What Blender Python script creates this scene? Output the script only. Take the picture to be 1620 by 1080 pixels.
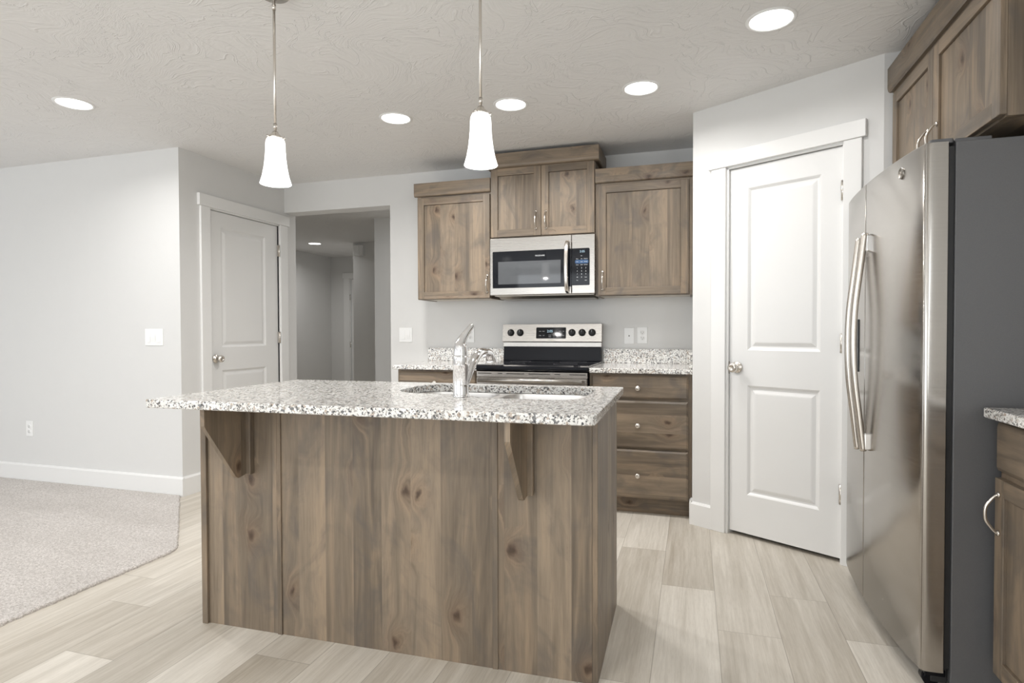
import bpy, bmesh, math, random
from mathutils import Vector, Matrix
random.seed(7)
S = bpy.context.scene
COL = S.collection
for o in list(bpy.data.objects):
    bpy.data.objects.remove(o)

# ------------------------------------------------------------------ camera
H = 2.427
CAMP = Vector((0.2767, -4.3379, 1.1522))
R = Vector((0.95578936, 0.29403608, -0.00307892))
U = Vector((-0.00253762, 0.01871809, 0.99982158))
B = R.cross(U)
cam_d = bpy.data.cameras.new('camera')
cam_d.sensor_width = 36.0
cam_d.lens = 931.06 / 1620 * 36
cam_d.clip_start = 0.05
cam = bpy.data.objects.new('camera', cam_d)
COL.objects.link(cam)
cam.matrix_world = Matrix(((R.x, U.x, B.x, CAMP.x), (R.y, U.y, B.y, CAMP.y), (R.z, U.z, B.z, CAMP.z), (0, 0, 0, 1)))
S.camera = cam

# ------------------------------------------------------------------ light and exposure
S.view_settings.view_transform = 'Standard'
S.view_settings.look = 'None'
S.view_settings.gamma = 1
S.view_settings.exposure = -0.09
S.view_settings.use_curve_mapping = False
W = bpy.data.worlds.new('world')
S.world = W
W.use_nodes = True
W.node_tree.nodes['Background'].inputs[0].default_value = (0.86, 0.93, 1, 1)
W.node_tree.nodes['Background'].inputs[1].default_value = 1.0
try:
    S.cycles.max_bounces = 8
    S.cycles.diffuse_bounces = 5
    S.cycles.use_denoising = True
    S.cycles.sample_clamp_indirect = 6
    S.cycles.caustics_reflective = False
    S.cycles.caustics_refractive = False
except Exception:
    pass


def area(name, loc, target, sx, sy, power, color=(1, 1, 1), shape='RECTANGLE', spread=None):
    l = bpy.data.lights.new(name, 'AREA')
    l.shape = shape
    l.size = sx
    if shape == 'RECTANGLE':
        l.size_y = sy
    l.energy = power
    l.color = color
    if spread:
        l.spread = math.radians(spread)
    o = bpy.data.objects.new(name, l)
    COL.objects.link(o)
    o.location = loc
    d = Vector(target) - Vector(loc)
    o.rotation_euler = d.to_track_quat('-Z', 'Y').to_euler()
    return o


# lamps added at unseen windows to supply daylight, behind and beside the camera
area('added_daylight_rear', (-1.6, -7.93, 1.25), (-1.6, 0, 3.6), 3.3, 2.2, 66, (0.93, 0.97, 1.0))
area('added_daylight_rear_left', (-5.1, -7.93, 1.25), (-3.5, 0, 3.6), 2.6, 2.2, 36, (0.93, 0.97, 1.0))  # added to spread the rear light over a larger area
area('added_daylight_left', (-6.93, -4.6, 1.35), (0, -4.6, 3.6), 2.6, 1.7, 27, (0.93, 0.97, 1.0))
area('added_daylight_right', (1.70, -6.1, 1.45), (-3, -6.1, 2.6), 1.8, 1.4, 50, (0.93, 0.97, 1.0))  # added to brighten the closet wall from the right
CAN_W = 13.5
HALL_W = 9.5
PEND_W = 7.0


# ------------------------------------------------------------------ node helpers
class N:
    def __init__(s, name):
        s.m = bpy.data.materials.new(name)
        s.m.use_nodes = True
        s.t = s.m.node_tree
        s.p = s.t.nodes['Principled BSDF']

    def n(s, typ, ins=None, **kw):
        x = s.t.nodes.new(typ)
        for k, v in kw.items():
            setattr(x, k, v)
        for k, v in (ins or {}).items():
            s.set(x.inputs[k], v)
        return x

    def set(s, sock, v):
        if isinstance(v, bpy.types.NodeSocket):
            s.t.links.new(v, sock)
        elif isinstance(v, (tuple, list)) and len(v) == 3 and sock.type == 'RGBA':
            sock.default_value = (*v, 1)
        else:
            sock.default_value = v

    def ma(s, op, a, b=0.0, c=0.0, clamp=False):
        x = s.n('ShaderNodeMath', {0: a, 1: b, 2: c}, operation=op)
        x.use_clamp = clamp
        return x.outputs[0]

    def mr(s, v, a, b, c=0.0, d=1.0):
        return s.n('ShaderNodeMapRange', {0: v, 1: a, 2: b, 3: c, 4: d}).outputs[0]

    def mix(s, f, a, b, blend='MIX'):
        x = s.n('ShaderNodeMix', data_type='RGBA', blend_type=blend)
        s.set(x.inputs[0], f)
        s.set(x.inputs[6], a)
        s.set(x.inputs[7], b)
        return x.outputs[2]

    def xyz(s, x=0.0, y=0.0, z=0.0):
        return s.n('ShaderNodeCombineXYZ', {0: x, 1: y, 2: z}).outputs[0]

    def noise(s, vec, scale, detail=3, rough=0.5, dist=0.0):
        return s.n('ShaderNodeTexNoise', {'Vector': vec, 'Scale': scale, 'Detail': detail, 'Roughness': rough, 'Distortion': dist}).outputs[0]

    def coord(s, which='Object'):
        return s.n('ShaderNodeTexCoord').outputs[which]

    def bump(s, h, strength, dist):
        s.set(s.p.inputs['Normal'], s.n('ShaderNodeBump', {'Height': h, 'Strength': strength, 'Distance': dist}).outputs[0])

    def fin(s, color=None, rough=None, metal=None, spec=None, **kw):
        if color is not None: s.set(s.p.inputs['Base Color'], color)
        if rough is not None: s.set(s.p.inputs['Roughness'], rough)
        if metal is not None: s.set(s.p.inputs['Metallic'], metal)
        if spec is not None: s.set(s.p.inputs['Specular IOR Level'], spec)
        for k, v in kw.items():
            s.set(s.p.inputs[k.replace('_', ' ')], v)
        return s.m


def plain(name, col, rough=0.5, metal=0.0, nscale=40, namt=0.03, **kw):
    m = N(name)
    f = m.noise(m.coord(), nscale, 2)
    c = m.mix(f, tuple(max(0, x * (1 - namt)) for x in col), tuple(min(1, x * (1 + namt)) for x in col))
    return m.fin(c, rough, metal, **kw)


def wood(name, grain, light=(0.30, 0.222, 0.148), dark=(0.118, 0.083, 0.056), stave=0.115):
    m = N(name)
    tc = m.coord()
    rnd = m.n('ShaderNodeObjectInfo').outputs['Random']
    sp = m.n('ShaderNodeSeparateXYZ', {0: tc})
    x, y, z = sp.outputs
    if grain == 'z':
        a = m.ma('ADD', x, y); l = z
    elif grain == 'x':
        a = m.ma('ADD', z, y); l = x
    else:
        a = m.ma('ADD', z, x); l = y
    a = m.ma('ADD', a, m.ma('MULTIPLY', rnd, 7.3))
    l = m.ma('ADD', l, m.ma('MULTIPLY', rnd, 3.7))
    st = m.ma('FLOOR', m.ma('DIVIDE', a, stave))
    wn = m.n('ShaderNodeTexWhiteNoise', {'W': st}, noise_dimensions='1D')
    sr = wn.outputs[0]
    # knots
    wob = m.noise(m.xyz(m.ma('MULTIPLY', a, 22.0), m.ma('MULTIPLY', l, 14.0), 0.0), 1.0, 3)
    kv = m.xyz(m.ma('ADD', m.ma('MULTIPLY', a, 4.6), m.ma('MULTIPLY', wob, 0.30)), m.ma('ADD', m.ma('MULTIPLY', l, 3.0), m.ma('MULTIPLY', sr, 2.0)), 0.0)
    vo = m.n('ShaderNodeTexVoronoi', {'Vector': kv, 'Scale': 1.0, 'Randomness': 1.0}, voronoi_dimensions='2D')
    kd = vo.outputs['Distance']
    act = m.ma('GREATER_THAN', m.n('ShaderNodeSeparateColor', {0: vo.outputs['Color']}).outputs[0], 0.48)
    near = m.ma('MULTIPLY', act, m.mr(kd, 0.0, 0.36, 1.0, 0.0))
    near2 = m.ma('POWER', near, 2.0)
    core = m.ma('MULTIPLY', act, m.mr(kd, 0.02, 0.085, 1.0, 0.0))
    off = m.ma('MULTIPLY', st, 3.17)
    # grain streaks
    gv = m.xyz(m.ma('ADD', m.ma('MULTIPLY', a, 95.0), m.ma('MULTIPLY', near2, 6.0)), m.ma('MULTIPLY', l, 2.2), off)
    fine = m.noise(gv, 1.0, 4, 0.62, 0.4)
    cv = m.xyz(m.ma('ADD', m.ma('MULTIPLY', a, 17.0), m.ma('MULTIPLY', near2, 2.2)), m.ma('MULTIPLY', l, 1.3), off)
    cath = m.noise(cv, 1.0, 3, 0.55, 1.3)
    bv = m.xyz(m.ma('MULTIPLY', a, 5.0), m.ma('MULTIPLY', l, 3.2), m.ma('MULTIPLY', off, 0.35))
    blot = m.noise(bv, 1.0, 4, 0.55, 1.6)
    tone = m.ma('ADD', m.ma('MULTIPLY', fine, 0.28), m.ma('MULTIPLY', cath, 0.62))
    tone = m.ma('ADD', tone, m.ma('MULTIPLY', m.ma('SUBTRACT', sr, 0.5), 0.26))
    tone = m.ma('SUBTRACT', tone, m.ma('MULTIPLY', near2, 0.10))
    tone = m.mr(tone, 0.22, 0.72)
    c = m.mix(tone, dark, light)
    warm = m.mix(m.mr(cath, 0.5, 0.75), c, (0.37, 0.25, 0.15))
    c = m.mix(0.30, c, warm)
    bl = m.mr(blot, 0.50, 0.70)
    c = m.mix(m.ma('MULTIPLY', bl, 0.55), c, (0.105, 0.093, 0.083))
    c = m.mix(m.ma('MULTIPLY', near2, 0.35), c, (0.26, 0.15, 0.085))
    c = m.mix(m.ma('MULTIPLY', core, 0.85), c, (0.045, 0.026, 0.016))
    # pores
    pv = m.xyz(m.ma('MULTIPLY', a, 520.0), m.ma('MULTIPLY', l, 16.0), 0.0)
    pore = m.noise(pv, 1.0, 2)
    c = m.mix(m.mr(pore, 0.5, 0.72, 0, 0.22), c, (0.10, 0.07, 0.05))
    edge = m.ma('FRACT', m.ma('DIVIDE', a, stave))
    m.bump(m.ma('ADD', m.ma('MULTIPLY', fine, 0.5), pore), 0.12, 0.002)
    return m.fin(c, m.mr(fine, 0.3, 0.7, 0.36, 0.46), spec=0.4)


M = {}
LT, DK = (0.335, 0.262, 0.188), (0.118, 0.092, 0.067)
M['wv'] = wood('stained_alder_vertical', 'z', LT, DK)
M['wx'] = wood('stained_alder_lengthwise', 'x', LT, DK)
M['wy'] = wood('stained_alder_crosswise', 'y', LT, DK)


def wall_mat(name, col, amp=0.10):
    m = N(name)
    c = m.coord()
    h = m.noise(c, 90, 3)
    h2 = m.noise(c, 9, 3, 0.5, 0.8)
    m.bump(m.ma('ADD', h, m.ma('MULTIPLY', h2, 1.6)), amp, 0.003)
    k = m.mix(h2, tuple(v * 0.99 for v in col), tuple(min(1, v * 1.01) for v in col))
    return m.fin(k, 0.55, spec=0.25)


M['wall'] = wall_mat('painted_wall', (0.72, 0.716, 0.704))
M['trim'] = plain('white_trim_paint', (0.82, 0.817, 0.805), 0.32, nscale=3, namt=0.008)
M['doorp'] = plain('white_door_paint', (0.80, 0.797, 0.787), 0.36, nscale=3, namt=0.008)


def ceiling_mat():
    m = N('textured_ceiling')
    c = m.coord()
    w1 = m.n('ShaderNodeTexNoise', {'Vector': c, 'Scale': 1.6, 'Detail': 2.0}).outputs['Color']
    cv = m.n('ShaderNodeVectorMath', {0: c, 1: m.n('ShaderNodeVectorMath', {0: w1, 'Scale': 1.3}, operation='SCALE').outputs[0]}, operation='ADD').outputs[0]
    mp = m.n('ShaderNodeMapping', {'Vector': cv, 'Rotation': (0, 0, 0.35), 'Scale': (2.0, 7.5, 1)}).outputs[0]
    n1 = m.noise(mp, 1.5, 3, 0.5, 0.5)
    r1 = m.mr(m.ma('ABSOLUTE', m.ma('SUBTRACT', n1, 0.5)), 0.0, 0.016, 1.0, 0.0)
    mp2 = m.n('ShaderNodeMapping', {'Vector': cv, 'Rotation': (0, 0, -0.5), 'Scale': (6.5, 2.4, 1), 'Location': (4, 3, 0)}).outputs[0]
    n2 = m.noise(mp2, 1.8, 3, 0.5, 0.5)
    r2 = m.mr(m.ma('ABSOLUTE', m.ma('SUBTRACT', n2, 0.52)), 0.0, 0.018, 1.0, 0.0)
    n3 = m.noise(cv, 3.0, 2)
    mask = m.mr(n3, 0.46, 0.58)
    r3 = m.ma('ADD', m.ma('MULTIPLY', r1, mask), m.ma('MULTIPLY', r2, m.ma('SUBTRACT', 1.0, mask)))
    fine = m.noise(mp, 9.0, 3, 0.6)
    h = m.ma('ADD', m.ma('MULTIPLY', r3, 0.8), m.ma('MULTIPLY', fine, 1.1))
    m.bump(h, 0.52, 0.005)
    return m.fin((0.80, 0.793, 0.782), 0.6, spec=0.2)


M['ceil'] = ceiling_mat()


def granite():
    m = N('speckled_granite')
    c = m.coord()
    d = m.n('ShaderNodeTexNoise', {'Vector': c, 'Scale': 60.0, 'Detail': 2.0}).outputs['Color']
    cv = m.n('ShaderNodeVectorMath', {0: c, 1: m.n('ShaderNodeVectorMath', {0: d, 'Scale': 0.012}, operation='SCALE').outputs[0]}, operation='ADD').outputs[0]

    def cells(scale):
        v = m.n('ShaderNodeTexVoronoi', {'Vector': cv, 'Scale': scale})
        return m.n('ShaderNodeSeparateColor', {0: v.outputs['Color']}).outputs
    a = cells(120.0)
    b = cells(230.0)
    big = m.noise(c, 9.0, 3)
    base = m.mix(a[0], (0.70, 0.685, 0.655), (0.90, 0.89, 0.86))
    gr = m.ma('GREATER_THAN', a[1], 0.84)
    base = m.mix(gr, base, (0.40, 0.375, 0.345))
    gr2 = m.ma('GREATER_THAN', b[1], 0.85)
    base = m.mix(m.ma('MULTIPLY', gr2, 0.75), base, (0.33, 0.30, 0.28))
    br = m.ma('GREATER_THAN', a[2], 0.93)
    base = m.mix(m.ma('MULTIPLY', br, 0.7), base, (0.42, 0.32, 0.24))
    th = m.mr(big, 0.3, 0.7, 0.95, 0.84)
    bk = m.ma('GREATER_THAN', b[0], th)
    base = m.mix(m.ma('MULTIPLY', bk, 0.92), base, (0.045, 0.045, 0.05))
    bk2 = m.ma('GREATER_THAN', a[0], 0.94)
    base = m.mix(m.ma('MULTIPLY', bk2, 0.85), base, (0.07, 0.07, 0.075))
    return m.fin(base, 0.10, spec=0.5)


M['granite'] = granite()


def steel(name, col, rough, aniso=0.0, axis='Z', bumpdir=None, rot=0.0):
    m = N(name)
    c = m.coord()
    sc = {'h': (3, 3, 420), 'v': (420, 420, 3)}[bumpdir or 'h']
    mp = m.n('ShaderNodeMapping', {'Vector': c, 'Scale': sc}).outputs[0]
    n = m.noise(mp, 1.0, 3, 0.6)
    if aniso:
        m.set(m.p.inputs['Anisotropic'], aniso)
        m.set(m.p.inputs['Anisotropic Rotation'], rot)
        m.set(m.p.inputs['Tangent'], m.n('ShaderNodeTangent', direction_type='RADIAL', axis=axis).outputs[0])
    k = m.mix(n, tuple(v * 0.93 for v in col), tuple(min(1, v * 1.05) for v in col))
    return m.fin(k, m.mr(n, 0.3, 0.7, rough * 0.9, rough * 1.12), 1.0)


M['steel'] = steel('brushed_stainless', (0.46, 0.435, 0.405), 0.19, 0.35, 'Z', 'h')
M['steel2'] = steel('brushed_stainless_appliance', (0.45, 0.425, 0.395), 0.27, 0.0, 'Z', 'h')
M['sink'] = steel('satin_sink_steel', (0.64, 0.62, 0.60), 0.32)
M['chrome'] = plain('polished_chrome', (0.86, 0.86, 0.87), 0.05, 1.0, namt=0.01)
M['nickel'] = plain('brushed_nickel', (0.70, 0.66, 0.61), 0.27, 1.0)
M['nickel_dk'] = plain('aged_nickel', (0.40, 0.36, 0.31), 0.35, 1.0)
M['blackg'] = plain('black_glass', (0.008, 0.009, 0.012), 0.05, spec=0.25)
M['black'] = plain('black_enamel', (0.007, 0.007, 0.009), 0.22, spec=0.14)
M['blackm'] = plain('matte_black_plastic', (0.018, 0.018, 0.019), 0.5)
M['winglass'] = plain('microwave_window_mesh', (0.10, 0.105, 0.112), 0.035, spec=0.4)
M['plastic'] = plain('white_plastic', (0.86, 0.86, 0.85), 0.3, namt=0.005)
M['slot'] = plain('dark_slot', (0.06, 0.055, 0.05), 0.6)
M['text'] = plain('pale_print', (0.75, 0.76, 0.78), 0.5)
M['texto'] = plain('olive_print', (0.32, 0.32, 0.16), 0.5)
M['cavity'] = plain('dark_cavity', (0.02, 0.018, 0.016), 0.8)
M['badge'] = plain('badge_metal', (0.30, 0.28, 0.25), 0.3, 1.0)
M['display'] = N('lit_display').fin((0.02, 0.02, 0.02), 0.3, Emission_Color=(0.6, 0.85, 1.0), Emission_Strength=0.9)
M['cabwhite'] = plain('cabinet_underside', (0.62, 0.57, 0.50), 0.5)


def fridge_side():
    m = N('textured_grey_steel')
    c = m.coord()
    n = m.noise(c, 420, 2)
    m.bump(n, 0.25, 0.001)
    return m.fin(m.mix(n, (0.105, 0.105, 0.108), (0.135, 0.135, 0.139)), 0.38, 0.0, 0.5)


M['fside'] = fridge_side()


def emis(name, col, s):
    m = N(name)
    n = m.noise(m.coord(), 3, 1)
    return m.fin((0.9, 0.9, 0.9), 0.4, Emission_Color=m.mix(n, col, tuple(v * 0.995 for v in col)), Emission_Strength=s)


M['lens'] = emis('lit_lens', (1, 0.985, 0.95), 9.0)
M['shade'] = emis('lit_frosted_glass', (1, 0.99, 0.97), 2.4)
M['shadein'] = emis('frosted_glass_inside', (1, 0.99, 0.975), 0.30)
M['bulb'] = emis('lit_bulb', (1, 0.98, 0.94), 8.0)


def floor_mat():
    m = N('vinyl_plank')
    uv = m.n('ShaderNodeUVMap', uv_map='plank').outputs[0]
    at = m.n('ShaderNodeAttribute', attribute_name='tone', attribute_type='GEOMETRY')
    sc = m.n('ShaderNodeSeparateColor', {0: at.outputs['Color']})
    tone, rnd = sc.outputs[0], sc.outputs[1]
    sp = m.n('ShaderNodeSeparateXYZ', {0: uv})
    u, v = sp.outputs[0], sp.outputs[1]
    off = m.ma('MULTIPLY', rnd, 40.0)
    gv = m.xyz(m.ma('MULTIPLY', u, 70.0), m.ma('MULTIPLY', v, 3.0), off)
    fine = m.noise(gv, 1.0, 5, 0.65, 0.5)
    cv = m.xyz(m.ma('MULTIPLY', u, 13.0), m.ma('MULTIPLY', v, 0.9), off)
    cath = m.noise(cv, 1.0, 3, 0.5, 0.8)
    pv = m.xyz(m.ma('MULTIPLY', u, 300.0), m.ma('MULTIPLY', v, 22.0), off)
    pore = m.noise(pv, 1.0, 2)
    t = m.ma('ADD', m.ma('MULTIPLY', fine, 0.70), m.ma('MULTIPLY', cath, 0.62))
    t = m.mr(t, 0.44, 0.88)
    t = m.ma('ADD', m.ma('MULTIPLY', t, 0.50), m.ma('MULTIPLY', tone, 0.55), clamp=True)
    c = m.mix(t, (0.335, 0.287, 0.222), (0.80, 0.755, 0.68))
    c = m.mix(m.mr(pore, 0.5, 0.75, 0, 0.16), c, (0.30, 0.25, 0.19))
    ex = m.ma('MINIMUM', u, m.ma('SUBTRACT', 0.226, u))
    ey = m.ma('MINIMUM', v, m.ma('SUBTRACT', sc.outputs[2], v))
    e = m.ma('MINIMUM', ex, ey)
    line = m.mr(e, 0.0006, 0.0018, 0.55, 0.0)
    c = m.mix(line, c, (0.20, 0.17, 0.13))
    m.bump(m.ma('SUBTRACT', m.ma('MULTIPLY', fine, 0.15), line), 0.25, 0.0015)
    return m.fin(c, m.mr(fine, 0.3, 0.7, 0.34, 0.44), spec=0.4)


M['floor'] = floor_mat()


def carpet_mat():
    m = N('carpet_pile')
    c = m.coord()
    a = m.noise(c, 260, 2, 0.7)
    b = m.noise(c, 95, 3, 0.6)
    big = m.noise(m.n('ShaderNodeMapping', {'Vector': c, 'Scale': (1.0, 2.6, 1)}).outputs[0], 1.6, 3)
    t = m.ma('ADD', m.ma('MULTIPLY', a, 0.6), m.ma('MULTIPLY', b, 0.4))
    col = m.mix(m.mr(t, 0.36, 0.64), (0.36, 0.32, 0.29), (0.90, 0.855, 0.82))
    col = m.mix(m.mr(big, 0.35, 0.65, 0.0, 0.22), col, (0.36, 0.325, 0.29))
    m.bump(t, 0.9, 0.008)
    m.set(m.p.inputs['Sheen Weight'], 0.25)
    return m.fin(col, 0.95, spec=0.05)


M['carpet'] = carpet_mat()


# ------------------------------------------------------------------ geometry helpers
class Fr:
    """local frame: u along, n outward, z up"""
    def __init__(s, o, u, n):
        s.o, s.u, s.n = Vector(o), Vector(u).normalized(), Vector(n).normalized()

    def __call__(s, u, n, z):
        return s.o + s.u * u + s.n * n + Vector((0, 0, z))


WORLD = Fr((0, 0, 0), (1, 0, 0), (0, 1, 0))
BK = Fr((0, 0, 0), (1, 0, 0), (0, -1, 0))            # things on the back wall: u = x, n = towards the room
RT = Fr((1.77, 0, 0), (0, -1, 0), (-1, 0, 0))        # things on the right wall: u = -y, n = towards the room


def add(bm, vs, fs, mi=0, smooth=False):
    b = [bm.verts.new(v) for v in vs]
    out = []
    for f in fs:
        try:
            q = bm.faces.new([b[i] for i in f])
        except ValueError:
            continue
        q.material_index = mi
        q.smooth = smooth
        out.append(q)
    return b, out


CUBEF = [(0, 1, 3, 2), (4, 6, 7, 5), (0, 4, 5, 1), (2, 3, 7, 6), (0, 2, 6, 4), (1, 5, 7, 3)]


def box(bm, F, u0, u1, n0, n1, z0, z1, bev=0.0, mi=0, seg=2):
    cs = [(u, n, z) for u in (u0, u1) for n in (n0, n1) for z in (z0, z1)]
    if bev <= 0:
        add(bm, [F(*c) for c in cs], CUBEF, mi)
        return
    t = bmesh.new()
    add(t, [Vector(c) for c in cs], CUBEF)
    bmesh.ops.bevel(t, geom=t.edges[:], offset=bev, segments=seg, affect='EDGES', profile=0.5)
    t.verts.index_update()
    add(bm, [F(*v.co) for v in t.verts], [[v.index for v in f.verts] for f in t.faces], mi)
    t.free()


def prism(bm, F, pts, n0, n1, mi=0, plane='uz'):
    """extrude polygon; plane 'uz' extruded along n, 'nz' along u, 'un' along z"""
    k = len(pts)
    def g(p, w):
        if plane == 'uz': return F(p[0], w, p[1])
        if plane == 'nz': return F(w, p[0], p[1])
        return F(p[0], p[1], w)
    vs = [g(p, n0) for p in pts] + [g(p, n1) for p in pts]
    fs = [list(range(k)), list(range(2 * k - 1, k - 1, -1))] + [(i, (i + 1) % k, k + (i + 1) % k, k + i) for i in range(k)]
    return add(bm, vs, fs, mi)


def lathe(bm, prof, o, axis=(0, 0, 1), n=32, mi=0, cap=True, smooth=True, a0=None):
    ax = Vector(axis).normalized()
    e1 = (Vector((0, 0, 1)) if abs(ax.z) < 0.9 else Vector((1, 0, 0))).cross(ax).normalized()
    e2 = ax.cross(e1)
    o = Vector(o)
    vs, fs = [], []
    for r, h in prof:
        for i in range(n):
            a = 2 * math.pi * i / n
            vs.append(o + ax * h + (e1 * math.cos(a) + e2 * math.sin(a)) * r)
    for j in range(len(prof) - 1):
        for i in range(n):
            fs.append((j * n + i, j * n + (i + 1) % n, (j + 1) * n + (i + 1) % n, (j + 1) * n + i))
    b, f = add(bm, vs, fs, mi, smooth)
    if cap:
        for j in (0, len(prof) - 1):
            if prof[j][0] > 1e-5:
                q = bm.faces.new(b[j * n:(j + 1) * n])
                q.material_index = mi
    return b


def tube(bm, pts, r, n=12, mi=0, flat=1.0, ref=None):
    """sweep along points; r a number or list; flat squeezes along the second axis"""
    pts = [Vector(p) for p in pts]
    rs = r if isinstance(r, (list, tuple)) else [r] * len(pts)
    vs, fs = [], []
    e1 = None
    for j, p in enumerate(pts):
        t = (pts[min(j + 1, len(pts) - 1)] - pts[max(j - 1, 0)]).normalized()
        if ref is not None:
            e1 = (Vector(ref) - t * t.dot(Vector(ref))).normalized()
        elif e1 is None:
            h = Vector((0, 0, 1)) if abs(t.z) < 0.9 else Vector((1, 0, 0))
            e1 = t.cross(h).normalized()
        else:
            e1 = (e1 - t * t.dot(e1)).normalized()
        e2 = t.cross(e1)
        for i in range(n):
            a = 2 * math.pi * i / n
            vs.append(p + e1 * math.cos(a) * rs[j] + e2 * math.sin(a) * rs[j] * flat)
    for j in range(len(pts) - 1):
        for i in range(n):
            fs.append((j * n + i, j * n + (i + 1) % n, (j + 1) * n + (i + 1) % n, (j + 1) * n + i))
    b, _ = add(bm, vs, fs, mi, True)
    for j in (0, len(pts) - 1):
        q = bm.faces.new(b[j * n:(j + 1) * n])
        q.material_index = mi


def bez(p, k=16):
    """smooth curve (Catmull-Rom) through points"""
    p = [Vector(q) for q in p]
    out = []
    for i in range(len(p) - 1):
        a, b, c, d = p[max(i - 1, 0)], p[i], p[i + 1], p[min(i + 2, len(p) - 1)]
        for j in range(k):
            t = j / k
            out.append(0.5 * ((2 * b) + (c - a) * t + (2 * a - 5 * b + 4 * c - d) * t * t + (3 * b - a - 3 * c + d) * t ** 3))
    out.append(p[-1])
    return out


def rpoly(cor, seg=8):
    """rounded polygon from (x, y, r) corners"""
    out = []
    k = len(cor)
    for i in range(k):
        p = Vector(cor[i][:2]); r = cor[i][2]
        a = (Vector(cor[i - 1][:2]) - p); b = (Vector(cor[(i + 1) % k][:2]) - p)
        if r <= 0:
            out.append((p.x, p.y)); continue
        ang = a.angle(b)
        d = r / math.tan(ang / 2)
        d = min(d, a.length * 0.49, b.length * 0.49)
        r = d * math.tan(ang / 2)
        a.normalize(); b.normalize()
        c = p + (a + b).normalized() * (r / math.sin(ang / 2))
        s, e = p + a * d - c, p + b * d - c
        a0 = math.atan2(s.y, s.x); a1 = math.atan2(e.y, e.x)
        da = (a1 - a0 + math.pi) % (2 * math.pi) - math.pi
        for j in range(seg + 1):
            t = a0 + da * j / seg
            out.append((c.x + math.cos(t) * r, c.y + math.sin(t) * r))
    return out


def holed(bm, F, outer, holes, z, mi=0):
    """flat face with holes"""
    es = []
    for lp in [outer] + holes:
        vs = [bm.verts.new(F(p[0], p[1], z)) for p in lp]
        es += [bm.edges.new((vs[i], vs[(i + 1) % len(vs)])) for i in range(len(vs))]
    r = bmesh.ops.triangle_fill(bm, edges=es, use_beauty=True, normal=(0, 0, 1))
    for g in r['geom']:
        if isinstance(g, bmesh.types.BMFace):
            g.material_index = mi


def ringwall(bm, F, a, za, b, zb, mi=0, smooth=False):
    k = len(a)
    vs = [F(p[0], p[1], za) for p in a] + [F(p[0], p[1], zb) for p in b]
    add(bm, vs, [(i, (i + 1) % k, k + (i + 1) % k, k + i) for i in range(k)], mi, smooth)


bpy.context.view_layer.update()
MW = {}


def thing(name, label, cat, loc=(0, 0, 0), rz=0.0, group=None):
    o = bpy.data.objects.new(name, None)
    o.empty_display_size = 0.1
    COL.objects.link(o)
    o.location = loc
    o.rotation_euler = (0, 0, rz)
    o['label'] = label
    o['category'] = cat
    if group: o['group'] = group
    MW[o.name] = Matrix.Translation(loc) @ Matrix.Rotation(rz, 4, 'Z')
    return o


def obj(name, bm, mats, parent=None, weld=True, label=None):
    if weld:
        bmesh.ops.remove_doubles(bm, verts=bm.verts[:], dist=1e-5)
    bmesh.ops.recalc_face_normals(bm, faces=bm.faces[:])
    mats = mats if isinstance(mats, (list, tuple)) else [mats]
    me = bpy.data.meshes.new(name)
    if parent is not None:
        r = parent
        while r.parent: r = r.parent
        if r.name in MW:
            bmesh.ops.transform(bm, matrix=MW[r.name].inverted(), verts=bm.verts[:])
    bm.to_mesh(me)
    bm.free()
    for m in mats: me.materials.append(m)
    o = bpy.data.objects.new(name, me)
    COL.objects.link(o)
    if parent is not None: o.parent = parent
    if label: o['label'] = label
    return o


def struct(name, bm, mats, weld=True):
    o = obj(name, bm, mats, None, weld)
    o['kind'] = 'structure'
    return o


def top(o, label, cat, group=None):
    o['label'] = label
    o['category'] = cat
    if group: o['group'] = group
    return o


def nb(): return bmesh.new()


def text(name, s, mat, F, u, n, z, size, parent, align='CENTER', extr=0.0003):
    cu = bpy.data.curves.new(name, 'FONT')
    cu.body = s
    cu.size = size
    cu.extrude = extr
    cu.align_x = align
    cu.align_y = 'CENTER'
    t = bpy.data.objects.new('t', cu)
    COL.objects.link(t)
    bpy.context.view_layer.update()
    me = bpy.data.meshes.new_from_object(t)
    bpy.data.objects.remove(t)
    bm = nb()
    bm.from_mesh(me)
    bpy.data.meshes.remove(me)
    for v in bm.verts:
        v.co = F(u + v.co.x, n + v.co.z, z + v.co.y)
    return obj(name, bm, mat, parent)


def copy_tree(o, parent=None):
    c = o.copy()
    COL.objects.link(c)
    c.parent = parent
    for ch in list(o.children):
        copy_tree(ch, c)
    return c


# ------------------------------------------------------------------ room shell
XL, YL = -3.130, -1.102
XO, HO = -2.101, 2.1813
XR, YR, XF = 1.77, -8.0, -7.0
A = Vector((0.2738, -0.6939, 0)); Bq = Vector((1.1197, -1.2069, 0))
DG = Fr(A, Bq - A, ((Bq - A).y, -(Bq - A).x, 0))      # pantry wall frame
DL = (Bq - A).length
CL = Fr((XL, 0, 0), (0, 1, 0), (1, 0, 0))              # closet wall frame: u = y
LW = Fr((0, YL, 0), (1, 0, 0), (0, -1, 0))

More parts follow.
